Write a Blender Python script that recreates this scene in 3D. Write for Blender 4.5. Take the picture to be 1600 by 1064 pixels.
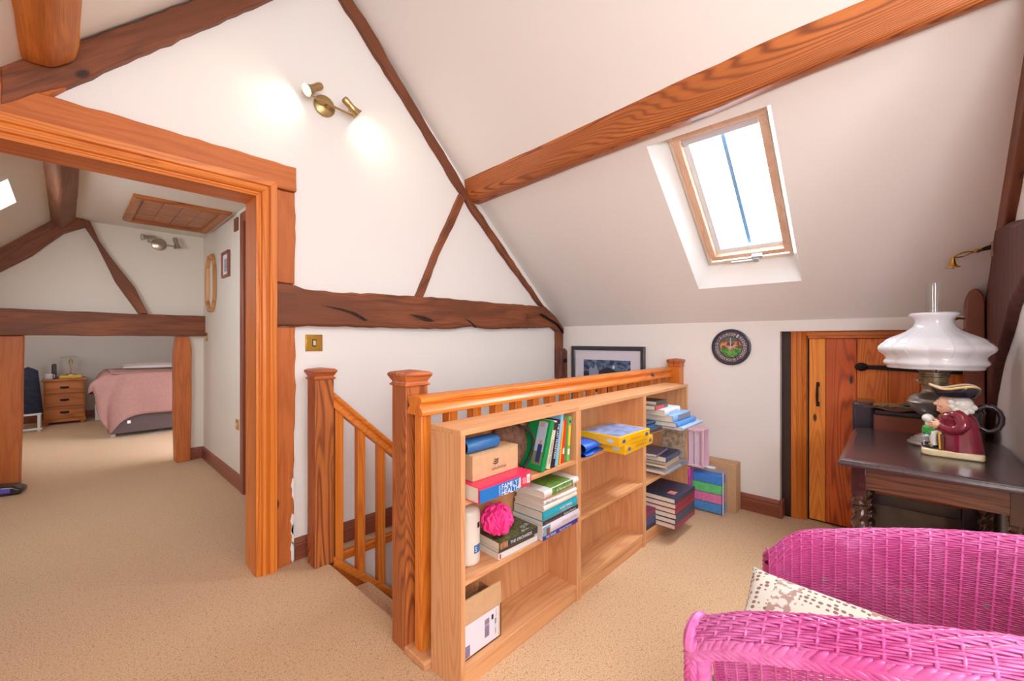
import bpy, bmesh, math, random
from mathutils import Vector, Matrix
R = math.radians
random.seed(7)
scene = bpy.context.scene
for o in list(bpy.data.objects): bpy.data.objects.remove(o)
col = scene.collection

# ---------------------------------------------------------------- camera, sky, lights, exposure
cd = bpy.data.cameras.new('camera'); cam = bpy.data.objects.new('camera', cd); col.objects.link(cam)
cd.sensor_width = 36; cd.lens = 648 / 1600 * 36; cd.clip_start = 0.02
cam.location = (0, 0, 1.2); cam.rotation_euler = (R(90), 0, R(-46.97))
scene.camera = cam
w = bpy.data.worlds.new('sky'); scene.world = w; w.use_nodes = True
bg = w.node_tree.nodes['Background']; bg.inputs[0].default_value = (0.86, 0.93, 1.0, 1); bg.inputs[1].default_value = 4.5
def area(name, loc, aim, sx, sy, power, colr=(1, 1, 1)):
    l = bpy.data.lights.new(name, 'AREA'); l.shape = 'RECTANGLE'; l.size = sx; l.size_y = sy; l.energy = power; l.color = colr
    o = bpy.data.objects.new(name, l); col.objects.link(o); o.location = loc
    o.rotation_euler = (Vector(aim) - Vector(loc)).to_track_quat('-Z', 'Y').to_euler(); return o
area('fill_light_behind', (-0.3, -2.9, 1.6), (1.2, 1.5, 1.3), 2.4, 1.9, 72, (0.97, 0.985, 1.0))  # added soft fill behind the camera; the rear wall has no window
area('fill_light_left', (-0.62, -0.9, 1.7), (2.4, 0.9, 1.2), 0.9, 0.9, 31, (0.96, 0.98, 1.0))  # added fill below the left slope, where no skylight is built
area('skylight_light_hall', (-0.62, 3.35, 1.66), (0.9, 4.2, 1.0), 0.5, 0.5, 8, (0.93, 0.96, 1.0))
area('fill_light_bedroom', (-0.7, 7.0, 1.55), (0.8, 7.6, 0.3), 0.7, 0.7, 9, (0.95, 0.97, 1.0))  # added fill to brighten the bedroom; no opening is modelled there
area('skylight_daylight', (3.05, 0.72, 2.62), (2.2, 0.7, 1.2), 0.9, 0.55, 52, (0.88, 0.94, 1.0))
area('fill_light_ridge', (0.95, -0.9, 3.0), (1.6, 1.2, 0.6), 1.3, 1.6, 27, (0.96, 0.98, 1.0))  # added lamp under the ridge, imitates ceiling bounce to even out the room
scene.view_settings.view_transform = 'Standard'; scene.view_settings.look = 'None'
scene.view_settings.gamma = 1; scene.view_settings.use_curve_mapping = False
scene.view_settings.exposure = 0.97

# ---------------------------------------------------------------- helpers
class MB:
    def __init__(s): s.v = []; s.f = []
    def add(s, vs, fs):
        n = len(s.v); s.v += [tuple(p) for p in vs]; s.f += [tuple(n + i for i in f) for f in fs]; return s
    def box(s, x0, x1, y0, y1, z0, z1):
        return s.add([(x0,y0,z0),(x1,y0,z0),(x1,y1,z0),(x0,y1,z0),(x0,y0,z1),(x1,y0,z1),(x1,y1,z1),(x0,y1,z1)],
                     [(0,3,2,1),(4,5,6,7),(0,1,5,4),(1,2,6,5),(2,3,7,6),(3,0,4,7)])
    def prism(s, pts, a, b, axis='y'):
        m = {'y': lambda p, t: (p[0], t, p[1]), 'x': lambda p, t: (t, p[0], p[1]), 'z': lambda p, t: (p[0], p[1], t)}[axis]
        n = len(pts)
        return s.add([m(p, a) for p in pts] + [m(p, b) for p in pts],
                     [tuple(range(n)), tuple(range(2*n-1, n-1, -1))] + [(i, (i+1) % n, n + (i+1) % n, n + i) for i in range(n)])
    def grid(s, nu, nv, fn, cu=False, cv=False):
        vs = [fn(i / (nu if cu else nu - 1), j / (nv if cv else nv - 1)) for i in range(nu) for j in range(nv)]
        fs = [(i*nv + j, ((i+1) % nu)*nv + j, ((i+1) % nu)*nv + (j+1) % nv, i*nv + (j+1) % nv)
              for i in range(nu if cu else nu-1) for j in range(nv if cv else nv-1)]
        return s.add(vs, fs)
    def lathe(s, prof, seg=32, c=(0,0,0), mod=None, cap=True):
        n = len(prof); vs = []
        for i in range(seg):
            a = 2*math.pi*i/seg
            for (r, z) in prof:
                k = mod(a, z) if mod else 1
                vs.append((c[0] + r*k*math.cos(a), c[1] + r*k*math.sin(a), c[2] + z))
        fs = [(i*n+j, ((i+1) % seg)*n+j, ((i+1) % seg)*n+j+1, i*n+j+1) for i in range(seg) for j in range(n-1)]
        if cap:
            if prof[0][0] > 1e-5: fs.append(tuple(i*n for i in range(seg)))
            if prof[-1][0] > 1e-5: fs.append(tuple(i*n+n-1 for i in range(seg)))
        return s.add(vs, fs)
    def tube(s, pts, r, seg=8, cap=True, closed=False, flat=None):
        P = [Vector(p) for p in pts]; n = len(P); rr = r if isinstance(r, (list, tuple)) else [r]*n
        t0 = (P[1]-P[0]).normalized(); up = Vector((0,0,1)) if abs(t0.z) < .9 else Vector((1,0,0))
        nn = (up - t0*up.dot(t0)).normalized(); vs = []
        for i in range(n):
            if closed: t = (P[(i+1) % n] - P[i-1]).normalized()
            else: t = (P[min(i+1, n-1)] - P[max(i-1, 0)]).normalized()
            nn = (nn - t*nn.dot(t)).normalized(); b = t.cross(nn)
            for k in range(seg):
                a = 2*math.pi*k/seg
                vs.append(P[i] + nn*(rr[i]*math.cos(a)*(flat or 1)) + b*(rr[i]*math.sin(a)))
        m = n if closed else n-1
        fs = [(i*seg+k, i*seg+(k+1) % seg, ((i+1) % n)*seg+(k+1) % seg, ((i+1) % n)*seg+k) for i in range(m) for k in range(seg)]
        if cap and not closed: fs += [tuple(range(seg-1, -1, -1)), tuple((n-1)*seg+k for k in range(seg))]
        return s.add(vs, fs)
    def ball(s, c, r, seg=20, rings=12, q=None):
        rx, ry, rz = r if isinstance(r, tuple) else (r, r, r); vs = []; fs = []
        for j in range(rings+1):
            th = math.pi*j/rings
            for i in range(seg):
                a = 2*math.pi*i/seg; p = Vector((rx*math.sin(th)*math.cos(a), ry*math.sin(th)*math.sin(a), rz*math.cos(th)))
                if q: p = q @ p
                vs.append((c[0]+p.x, c[1]+p.y, c[2]+p.z))
        for j in range(rings):
            for i in range(seg): fs.append((j*seg+i, (j+1)*seg+i, (j+1)*seg+(i+1) % seg, j*seg+(i+1) % seg))
        return s.add(vs, fs)
    def build(s, name, mat, parent=None, bevel=0, angle=32, solid=0, sub=0, weld=True, **props):
        me = bpy.data.meshes.new(name); me.from_pydata(s.v, [], s.f); me.update()
        bm = bmesh.new(); bm.from_mesh(me)
        if weld: bmesh.ops.remove_doubles(bm, verts=bm.verts, dist=1e-6)
        bmesh.ops.recalc_face_normals(bm, faces=bm.faces); bm.to_mesh(me); bm.free()
        for p in me.polygons: p.use_smooth = True
        me.set_sharp_from_angle(angle=R(angle))
        me.materials.append(mat)
        o = bpy.data.objects.new(name, me); col.objects.link(o)
        if parent: o.parent = parent
        if bevel:
            b = o.modifiers.new('bevel', 'BEVEL'); b.width = bevel; b.segments = 2; b.limit_method = 'ANGLE'; b.angle_limit = R(35)
        if solid:
            b = o.modifiers.new('solid', 'SOLIDIFY'); b.thickness = solid; b.offset = 0
        if sub:
            b = o.modifiers.new('sub', 'SUBSURF'); b.levels = sub; b.render_levels = sub
        for k, v in props.items(): o[k] = v
        return o
def tag(o, label=None, cat=None, group=None, kind=None):
    if label: o['label'] = label
    if cat: o['category'] = cat
    if group: o['group'] = group
    if kind: o['kind'] = kind
    return o
def thing(name, label, cat, loc=(0,0,0), rot=(0,0,0), group=None):
    o = bpy.data.objects.new(name, None); col.objects.link(o); o.location = loc; o.rotation_euler = rot
    o.empty_display_size = .05
    return tag(o, label, cat, group)
def S(o): o['kind'] = 'structure'; return o
def rough(pts, step=.05, amp=.003, closed=True):
    out = []; n = len(pts)
    for i in range(n if closed else n-1):
        a, b = Vector(pts[i]), Vector(pts[(i+1) % n]); k = max(1, int((b-a).length/step)); out.append(tuple(a))
        for j in range(1, k):
            p = a.lerp(b, j/k); nrm = Vector((-(b-a).y, (b-a).x)).normalized(); out.append(tuple(p + nrm*random.uniform(-amp, amp)))
    return out
def moulding(mb, path, prof, P, closed=False):
    """sweeps a profile [(across, depth)] along a 2D path with mitred corners; P maps (u, v, depth) to space"""
    n = len(path); pv = [Vector(p) for p in path]; m = len(prof); vs = []
    for i in range(n):
        d0 = (pv[i]-pv[i-1]).normalized() if (i or closed) else (pv[1]-pv[0]).normalized()
        d1 = (pv[(i+1) % n]-pv[i]).normalized() if (i < n-1 or closed) else d0
        n0 = Vector((-d0.y, d0.x)); n1 = Vector((-d1.y, d1.x)); mt = (n0+n1).normalized(); mt = mt / max(.2, mt.dot(n0))
        for (a, d) in prof:
            q = pv[i] + mt*a; vs.append(P(q.x, q.y, d))
    fs = [(i*m+j, ((i+1) % n)*m+j, ((i+1) % n)*m+(j+1) % m, i*m+(j+1) % m) for i in range(n if closed else n-1) for j in range(m)]
    if not closed: fs += [tuple(range(m)), tuple((n-1)*m+j for j in range(m-1, -1, -1))]
    return mb.add(vs, fs)
def text(body, size, loc, ex, ey, mat, parent, name='lettering', width=None, height=None, align='CENTER'):
    """flat lettering: ex is the reading direction, ey the up direction"""
    cu = bpy.data.curves.new(name, 'FONT'); cu.body = body; cu.size = size or 1.0; cu.align_x = 'LEFT'; cu.resolution_u = 2
    t = bpy.data.objects.new(name, cu); me = bpy.data.meshes.new_from_object(t); bpy.data.objects.remove(t)
    if not len(me.vertices): return None
    xs = [v.co.x for v in me.vertices]; ys = [v.co.y for v in me.vertices]
    w0, w1, h0, h1 = min(xs), max(xs), min(ys), max(ys)
    sx = (width/(w1-w0)) if width else 1; sy = (height/(h1-h0)) if height else (sx if width and not size else 1)
    ex = Vector(ex).normalized(); ey = Vector(ey).normalized(); ez = ex.cross(ey); L = Vector(loc)
    for v in me.vertices:
        p = L + ex*((v.co.x-(w0+w1)/2)*sx) + ey*((v.co.y-(h0+h1)/2)*sy) + ez*.0006; v.co = p
    me.materials.append(mat); o = bpy.data.objects.new(name, me); col.objects.link(o); o.parent = parent; return o

# ---------------------------------------------------------------- materials
MATS = {}
def lin(c): return tuple(((x/255)/12.92 if x/255 <= .04045 else ((x/255+.055)/1.055)**2.4) for x in c) + (1,)
def base(name):
    m = bpy.data.materials.new(name); m.use_nodes = True; nt = m.node_tree
    return m, nt, nt.nodes['Principled BSDF']
def N(nt, t, **k):
    n = nt.nodes.new(t)
    for a, b in k.items():
        if a.startswith('i_'):
            key = a[2:]; n.inputs[int(key) if key.isdigit() else key].default_value = b
        else: setattr(n, a, b)
    return n
def L(nt, a, b): nt.links.new(a, b)
def mixc(nt, fac, a, b, mode='MIX'):
    n = nt.nodes.new('ShaderNodeMix'); n.data_type = 'RGBA'; n.blend_type = mode
    for s, x in ((n.inputs[0], fac), (n.inputs[6], a), (n.inputs[7], b)):
        if hasattr(x, 'links'): L(nt, x, s)
        else: s.default_value = x
    return n.outputs[2]
def mth(nt, op, a, b=0.0, c=0.0, clamp=False):
    n = nt.nodes.new('ShaderNodeMath'); n.operation = op; n.use_clamp = clamp
    for i, x in enumerate((a, b, c)):
        if hasattr(x, 'links'): L(nt, x, n.inputs[i])
        else: n.inputs[i].default_value = x
    return n.outputs[0]
def smooth(nt, x, lo, hi, a=0.0, b=1.0):
    n = nt.nodes.new('ShaderNodeMapRange'); n.interpolation_type = 'SMOOTHSTEP'; n.clamp = True
    L(nt, x, n.inputs[0]); n.inputs[1].default_value = lo; n.inputs[2].default_value = hi; n.inputs[3].default_value = a; n.inputs[4].default_value = b
    return n.outputs[0]
def coords(nt, scale=(1,1,1), rnd=False, roty=0):
    t = N(nt, 'ShaderNodeTexCoord'); mp = N(nt, 'ShaderNodeMapping'); mp.inputs['Scale'].default_value = scale
    src = t.outputs['Object']
    if rnd:
        oi = N(nt, 'ShaderNodeObjectInfo'); ad = N(nt, 'ShaderNodeVectorMath', operation='ADD'); mu = N(nt, 'ShaderNodeVectorMath', operation='SCALE')
        cb = N(nt, 'ShaderNodeCombineXYZ'); L(nt, oi.outputs['Random'], cb.inputs[0]); L(nt, oi.outputs['Random'], cb.inputs[1]); L(nt, oi.outputs['Random'], cb.inputs[2])
        L(nt, cb.outputs[0], mu.inputs[0]); mu.inputs['Scale'].default_value = 17.3; L(nt, src, ad.inputs[0]); L(nt, mu.outputs[0], ad.inputs[1]); src = ad.outputs[0]
    if roty:
        m0 = N(nt, 'ShaderNodeMapping'); m0.inputs['Rotation'].default_value = (0, roty, 0); L(nt, src, m0.inputs[0]); src = m0.outputs[0]
    L(nt, src, mp.inputs[0]); return mp.outputs[0]
def bump(nt, bs, h, strength, dist=.002):
    b = N(nt, 'ShaderNodeBump'); b.inputs['Strength'].default_value = strength; b.inputs['Distance'].default_value = dist
    L(nt, h, b.inputs['Height']); L(nt, b.outputs[0], bs.inputs['Normal'])
def plain(name, c, rough=.5, metal=0, coat=0, emit=0, noise=0, trans=0, sss=0, bmp=0, bscale=200, rgbl=False):
    if name in MATS: return MATS[name]
    m, nt, bs = base(name); cc = c if rgbl else lin(c)
    bs.inputs['Base Color'].default_value = cc; bs.inputs['Roughness'].default_value = rough; bs.inputs['Metallic'].default_value = metal
    bs.inputs['Coat Weight'].default_value = coat; bs.inputs['Coat Roughness'].default_value = .08
    if trans: bs.inputs['Transmission Weight'].default_value = trans
    if sss: bs.inputs['Subsurface Weight'].default_value = sss; bs.inputs['Subsurface Radius'].default_value = (.02,.02,.02)
    if emit: bs.inputs['Emission Color'].default_value = cc; bs.inputs['Emission Strength'].default_value = emit
    if noise or bmp:
        nz = N(nt, 'ShaderNodeTexNoise', i_Scale=bscale, i_Detail=4.0); L(nt, coords(nt), nz.inputs['Vector'])
        if noise:
            dk = tuple(x*(1-noise) for x in cc[:3]) + (1,); L(nt, mixc(nt, smooth(nt, nz.outputs[0], .35, .65), dk, cc), bs.inputs['Base Color'])
        if bmp: bump(nt, bs, nz.outputs[0], bmp)
    MATS[name] = m; return m
def wood(name, light, dark, axis='z', rings=16, across=7, along=.75, rough=.42, knot=.6, fibre=.25, coat=.15, knotc=(62,26,14), line=.75, bmp=.15, patch=.45, kr=.085):
    if name in MATS: return MATS[name]
    m, nt, bs = base(name); ry = {'u': R(45), 'd': R(-45)}.get(axis, 0); ax = 'xyzud'.index(axis) % 3 if axis in 'xyz' else 0
    def sc(a, l): v = [a, a*1.13, a*.91]; v[ax] = l; return tuple(v)
    nz = N(nt, 'ShaderNodeTexNoise', i_Scale=1.0, i_Detail=1.5, i_Roughness=.45, i_Distortion=.25); L(nt, coords(nt, sc(across, along), True, ry), nz.inputs['Vector'])
    vo = N(nt, 'ShaderNodeTexVoronoi', i_Scale=1.0, i_Randomness=1.0); L(nt, coords(nt, sc(5.2, 2.3), True, ry), vo.inputs['Vector'])
    kf = smooth(nt, vo.outputs['Distance'], .33, .02)
    ph = mth(nt, 'ADD', mth(nt, 'MULTIPLY', nz.outputs[0], rings*6.28), mth(nt, 'MULTIPLY', kf, 9.0*knot))
    sn = mth(nt, 'MULTIPLY_ADD', mth(nt, 'SINE', ph), .5, .5)
    ln = mth(nt, 'POWER', sn, 2.6)
    fb = N(nt, 'ShaderNodeTexNoise', i_Scale=1.0, i_Detail=3.0, i_Roughness=.6); L(nt, coords(nt, sc(150, 5), True, ry), fb.inputs['Vector'])
    bg2 = N(nt, 'ShaderNodeTexNoise', i_Scale=1.0, i_Detail=2.0); L(nt, coords(nt, sc(6, 1.3), True, ry), bg2.inputs['Vector'])
    la, da = lin(light), lin(dark)
    c = mixc(nt, mth(nt, 'MULTIPLY', ln, line), la, da)
    c = mixc(nt, mth(nt, 'MULTIPLY', smooth(nt, fb.outputs[0], .45, .7), fibre), c, da)
    c = mixc(nt, smooth(nt, bg2.outputs[0], .38, .66, 0, patch), c, mixc(nt, .55, la, da))
    if knot:
        c = mixc(nt, smooth(nt, vo.outputs['Distance'], kr, kr*.5), c, lin(knotc))
    L(nt, c, bs.inputs['Base Color']); bs.inputs['Roughness'].default_value = rough
    bs.inputs['Coat Weight'].default_value = coat; bs.inputs['Coat Roughness'].default_value = .25
    bump(nt, bs, mth(nt, 'ADD', fb.outputs[0], mth(nt, 'MULTIPLY', ln, .4)), bmp, .001)
    MATS[name] = m; return m
def pine(ax): return wood('orange_pine_'+ax, (228,134,48), (184,84,18), ax, rings=26, along=.28, line=.6, knot=.5)
def oldbeam(ax, nm='old_beam_', l=(146,82,48), d=(72,36,20)): return wood(nm+ax, l, d, ax, rings=5, across=9, along=1.1, rough=.6, knot=.35, fibre=.55, coat=0, line=.5, bmp=.6, knotc=(50,26,18), patch=.85)
def oak(ax): return wood('orange_oak_'+ax, (204,114,50), (156,72,28), ax, rings=4, across=12, along=1.6, rough=.55, knot=.2, fibre=.4, coat=.05, line=.35)
def redpine(ax): return wood('pitch_pine_'+ax, (196,112,54), (108,48,20), ax, rings=44, across=5, along=.5, rough=.5, knot=.8, fibre=.35, coat=.05, line=.85, bmp=.4, knotc=(62,26,14), kr=.12)
def shelfw(ax): return wood('shelf_pine_'+ax, (222,164,114), (190,124,80), ax, rings=18, across=6, along=.5, rough=.5, knot=.5, fibre=.2, coat=.05, line=.5, knotc=(160,84,58))
def skirtw(ax): return wood('skirting_wood_'+ax, (150,82,60), (108,54,38), ax, rings=5, across=9, along=1, knot=.25, line=.4, coat=.1)
def darkoak(ax): return wood('dark_oak_'+ax, (54,34,32), (24,14,16), ax, rings=9, across=10, along=1.0, rough=.35, knot=0, fibre=.7, coat=.25, line=.5)

plaster = plain('wall_plaster', (243,240,238), .75, bmp=.06, bscale=9)
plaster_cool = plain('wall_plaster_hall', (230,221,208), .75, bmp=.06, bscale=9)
reveal_m = plain('reveal_white', (240,244,246), .6)
m_white = plain('white_paper', (236,232,226), .6); m_page = plain('page_edges', (226,214,198), .8, noise=.12, bscale=300)
m_black = plain('black_print', (28,26,30), .5); m_wprint = plain('white_print', (240,240,240), .5)
brass = plain('antique_brass', (186,160,112), .32, 1.0); brassy = plain('polished_brass', (212,168,78), .25, 1.0)
nickel = plain('satin_nickel', (190,182,170), .3, 1.0); iron = plain('black_iron', (44,40,44), .5, .6, noise=.3, bscale=60)
card = plain('brown_cardboard', (206,164,124), .8, noise=.06, bscale=40); dark_in = plain('dark_inside', (50,34,30), .9)
def carpet():
    m, nt, bs = base('carpet_berber'); co = coords(nt)
    a = N(nt, 'ShaderNodeTexVoronoi', i_Scale=330.0); L(nt, co, a.inputs['Vector'])
    b = N(nt, 'ShaderNodeTexNoise', i_Scale=230.0, i_Detail=3.0, i_Roughness=.7); L(nt, co, b.inputs['Vector'])
    d = N(nt, 'ShaderNodeTexNoise', i_Scale=2.2, i_Detail=3.0); L(nt, co, d.inputs['Vector'])
    f = N(nt, 'ShaderNodeTexNoise', i_Scale=95.0, i_Detail=1.0); L(nt, co, f.inputs['Vector'])
    c = mixc(nt, smooth(nt, b.outputs[0], .36, .62), lin((184,140,100)), lin((230,194,152)))
    c = mixc(nt, smooth(nt, d.outputs[0], .35, .7, 0, .25), c, lin((204,164,124)))
    c = mixc(nt, smooth(nt, f.outputs[0], .60, .68, 0, .6), c, lin((172,116,80)))
    L(nt, c, bs.inputs['Base Color']); bs.inputs['Roughness'].default_value = .95
    bs.inputs['Sheen Weight'].default_value = .2
    bump(nt, bs, mth(nt, 'ADD', a.outputs['Distance'], b.outputs[0]), .5, .003); return m
carpet_m = carpet()

# ---------------------------------------------------------------- the room shell
YA, XC = 2.42, 3.29
def zr(x): return 1.335 + .87*(XC-x) if x > 2.04 else 2.4225 + .94*(2.04-x)
def zl(x): return 2.364 + 1.05*x
RX = .99; RZ = zr(RX)
m = MB()
m.box(-1.15, XC+.3, -3.0, 1.44, -.2, 0).box(-1.15, .955, 1.44, 2.54, -.2, 0).box(.955, XC, 2.33, YA, -.045, 0).box(-1.25, 3.1, 2.54, 9.2, -.2, 0)
S(m.build('floor', carpet_m))
m = MB()
m.prism([(.69,-2.6),(3.39,-2.6),(3.39,zr(3.29)),(2.04,zr(2.04)),(RX,RZ),(.69,zl(.69))], YA, 2.54)
m.prism([(-.40,1.944),(.69,1.944),(.69,zl(.69)),(-.40,zl(-.40)+.01)], YA, 2.54)
m.prism([(-1.15,0),(-.40,0),(-.40,zl(-.40)),(-1.15,zl(-1.15))], YA, 2.54)
m.box(.955, XC, 2.33, YA, -2.6, -.045)
S(m.build('wall_back', plaster))
m = MB()                                                        # the wall with the clock, with the eaves door opening
m.box(XC, XC+.12, .59, 2.54, -2.6, 1.45).box(XC, XC+.12, -.33, .59, 1.262, 1.45).box(XC, XC+.12, -3, -.33, 0, 1.45)
m.box(XC+.125, XC+.2, -.45, .7, 0, 1.3)
S(m.build('wall_right', plaster))
S(MB().prism([(1.95,0),(3.29,0),(3.29,zr(3.29)),(2.04,zr(2.04)),(1.95,zr(1.95))], -.35, -.45).build('wall_near', plaster))
S(MB().box(-1.25, -1.15, -3, YA, 0, 1.2).build('wall_left', plaster))
S(MB().prism([(-1.15,0),(3.29,0),(3.29,zr(3.29)),(2.04,zr(2.04)),(RX,RZ),(-1.15,zl(-1.15))], -3.0, -3.1).build('wall_behind', plaster))
S(MB().box(.955, XC, 1.30, 1.44, -2.6, -.2).box(.955, 3.4, 1.3, 2.42, -2.75, -2.6).box(.855, .955, 1.3, 2.42, -2.6, -.2).build('wall_stairwell', plaster))
def frame_box(m, O, U, V, W, u0, u1, v0, v1, w0, w1):
    c = [O + U*u + V*v + W*q for q in (w0, w1) for (u, v) in ((u0,v0),(u1,v0),(u1,v1),(u0,v1))]
    return m.add(c, [(0,3,2,1),(4,5,6,7),(0,1,5,4),(1,2,6,5),(2,3,7,6),(3,0,4,7)])
al = math.atan(.87); U = Vector((math.cos(al), 0, -math.sin(al))); V = Vector((0,1,0)); W = Vector((math.sin(al), 0, math.cos(al)))
O = Vector((2.04, 0, zr(2.04)))
m = MB(); uE = 1.25/math.cos(al)+.05
for a in ((0, uE, -3, .43), (0, uE, 1.03, 2.5), (0, .215, .43, 1.03), (1.312, uE, .43, 1.03)): frame_box(m, O, U, V, W, *a, 0, .12)
a2 = math.atan(.94); U2 = Vector((-math.cos(a2),0,math.sin(a2))); W2 = Vector((math.sin(a2),0,math.cos(a2)))
frame_box(m, O, U2, V, W2, 0, 1.05/math.cos(a2)+.05, -3, 2.5, 0, .12)
a3 = math.atan(1.05); U3 = Vector((-math.cos(a3),0,-math.sin(a3))); W3 = Vector((-math.sin(a3),0,math.cos(a3)))
frame_box(m, Vector((RX,0,zl(RX))), U3, V, W3, -.05, 2.14/math.cos(a3)+.1, -3, 2.5, 0, .12)
S(m.build('ceiling', plaster))
# hall and bedroom beyond the doorway
m = MB().box(-.06, 1.0, 2.5, 9.2, 2.25, 2.35)
ah = math.atan(1.01); UH = Vector((-math.cos(ah),0,-math.sin(ah))); WH = Vector((-math.sin(ah),0,math.cos(ah))); OH = Vector((-.04,0,2.25))
ux = lambda x: (-.04-x)/math.cos(ah)
for a in ((-.02, ux(-1.2), 2.5, 3.5), (-.02, ux(-1.2), 4.05, 9.2), (-.02, ux(-.22), 3.5, 4.05), (ux(-.75), ux(-1.2), 3.5, 4.05)): frame_box(m, OH, UH, V, WH, *a, 0, .12)
m.add([(1.0,5.3,2.25),(3.05,5.3,.9),(3.05,9.2,.9),(1.0,9.2,2.25)], [(0,1,2,3)])
S(m.build('ceiling_hall', plaster_cool))
S(MB().box(.95, 1.05, 3.72, 5.3, 0, 2.25).box(.95, 1.05, 2.54, 3.72, 2.12, 2.25).build('wall_hall_right', plaster_cool))
S(MB().box(-1.25, -1.15, 2.54, 9.2, 0, 1.2).build('wall_hall_left', plaster_cool))
S(MB().box(-1.2, .96, 5.22, 5.32, 1.42, 2.25).box(.8, .96, 5.22, 5.32, 0, 1.42).box(-1.2, -.42, 5.22, 5.32, 0, 1.42).build('wall_far_truss', plaster_cool))
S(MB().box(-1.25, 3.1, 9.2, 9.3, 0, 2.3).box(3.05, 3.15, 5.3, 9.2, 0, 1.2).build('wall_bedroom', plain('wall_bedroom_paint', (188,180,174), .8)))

# ---------------------------------------------------------------- skylights
def ring_loft(m, O, U, V, W, r0, w0, r1, w1):
    A = [(r0[0],r0[2]),(r0[1],r0[2]),(r0[1],r0[3]),(r0[0],r0[3])]; Bq = [(r1[0],r1[2]),(r1[1],r1[2]),(r1[1],r1[3]),(r1[0],r1[3])]
    return m.add([O+U*u+V*v+W*w0 for u,v in A]+[O+U*u+V*v+W*w1 for u,v in Bq], [(i,(i+1)%4,4+(i+1)%4,4+i) for i in range(4)])
glass_m, nt, bs = base('window_glass')
tr = N(nt,'ShaderNodeBsdfTransparent'); gl = N(nt,'ShaderNodeBsdfGlossy'); gl.inputs['Roughness'].default_value = .02; mx = N(nt,'ShaderNodeMixShader'); mx.inputs[0].default_value = .05
tr.inputs[0].default_value = (.96,.98,1,1); L(nt,tr.outputs[0],mx.inputs[1]); L(nt,gl.outputs[0],mx.inputs[2]); L(nt,mx.outputs[0],nt.nodes['Material Output'].inputs[0])
palepine = wood('window_pine', (232,196,168), (208,158,124), 'x', rings=6, knot=0, line=.4)
wroot = S(thing('window_1', None, None)); wroot['label'] = 'pine framed skylight in the sloping ceiling under the long beam'
ring_loft(MB(), O, U, V, W, (.215,1.312,.43,1.03), 0, (.24,1.19,.458,.95), .13).build('window_reveal', reveal_m, wroot)
def bars(name, r, t, w0, w1, mt, par, bev=.004, sides='lrtb'):
    u0,u1,v0,v1 = r; q = {'t':(u0,u0+t,v0,v1),'b':(u1-t,u1,v0,v1),'r':(u0+t,u1-t,v0,v0+t),'l':(u0+t,u1-t,v1-t,v1)}
    for k in sides: frame_box(MB(), O, U, V, W, *q[k], w0, w1).build(name, mt, par, bevel=bev)
bars('window_frame', (.235,1.195,.466,.955), .022, .105, .17, plain('lacquered_pine',(236,216,196),.4), wroot)
bars('sash', (.25,1.15,.474,.925), .034, .085, .14, palepine, wroot)
bars('glazing_gasket', (.284,1.118,.512,.891), .03, .125, .14, plain('gasket_white',(214,224,236),.5), wroot, .001, 'lb')
frame_box(MB(), O, U, V, W, .28, 1.12, .51, .892, .139, .142).build('pane', glass_m, wroot)
frame_box(MB(), O, U, V, W, .284, .33, .512, .89, .105, .122).build('rolled_blind', plain('blind_cloth',(206,200,206),.8), wroot, bevel=.006)
frame_box(MB(), O, U, V, W, .28, 1.12, .684, .704, .15, .172).build('glazing_bar', plain('bluish_bar',(116,152,184),.5), wroot)
frame_box(MB(), O, U, V, W, .33, 1.10, .868, .873, .15, .168).build('side_trim', plain('blue_trim',(96,150,214),.5), wroot)
hm = MB(); frame_box(hm, O, U, V, W, 1.125, 1.15, .62, .68, .055, .085); frame_box(hm, O, U, V, W, 1.15, 1.162, .65, .80, .05, .062); frame_box(hm, O, U, V, W, 1.14, 1.17, .64, .67, .05, .09)
hm.build('window_handle', plain('painted_handle',(206,216,222),.35,.5), wroot, bevel=.003)
wr2 = S(thing('window_2', None, None)); wr2['label'] = 'white skylight opening in the hall slope seen through the doorway'
ring_loft(MB(), OH, UH, V, WH, (ux(-.22),ux(-.75),3.5,4.05), 0, (ux(-.26),ux(-.72),3.53,4.02), .13).build('window_reveal', reveal_m, wr2)
frame_box(MB(), OH, UH, V, WH, ux(-.24), ux(-.74), 3.5, 4.05, .13, .135).build('pane', glass_m, wr2)

# ---------------------------------------------------------------- roof timbers and wall timbers
def beam(name, label, pts, y0, y1, mt, bev=.006, cat='beam', kind=None, group=None, amp=.003, step=.05):
    o = MB().prism(rough(pts, step, amp), y0, y1).build(name, mt, bevel=bev); return tag(o, label, cat, group)
PK = [(-.4,[(2.0,2.49),(2.01,2.452),(2.02,2.375),(2.035,2.325),(2.055,2.312),(2.11,2.332),(2.14,2.40)]),(.3,[(1.99,2.49),(2.005,2.448),(2.01,2.36),(2.03,2.305),(2.052,2.295),(2.135,2.318),(2.18,2.38)]),(.75,[(2.0,2.48),(2.015,2.438),(2.022,2.34),(2.042,2.29),(2.065,2.278),(2.155,2.296),(2.2,2.36)]),
      (1.4,[(2.02,2.47),(2.03,2.425),(2.035,2.33),(2.058,2.278),(2.08,2.268),(2.165,2.286),(2.2,2.34)]),(2.42,[(2.04,2.45),(2.052,2.402),(2.068,2.32),(2.09,2.275),(2.112,2.262),(2.20,2.262),(2.24,2.32)])]
def PSEC(y):
    for (a,A),(b,B_) in zip(PK, PK[1:]):
        if y <= b: f = (y-a)/(b-a); return [(p[0]+(q[0]-p[0])*f, p[1]+(q[1]-p[1])*f) for p, q in zip(A, B_)]
    return PK[-1][1]
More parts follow.
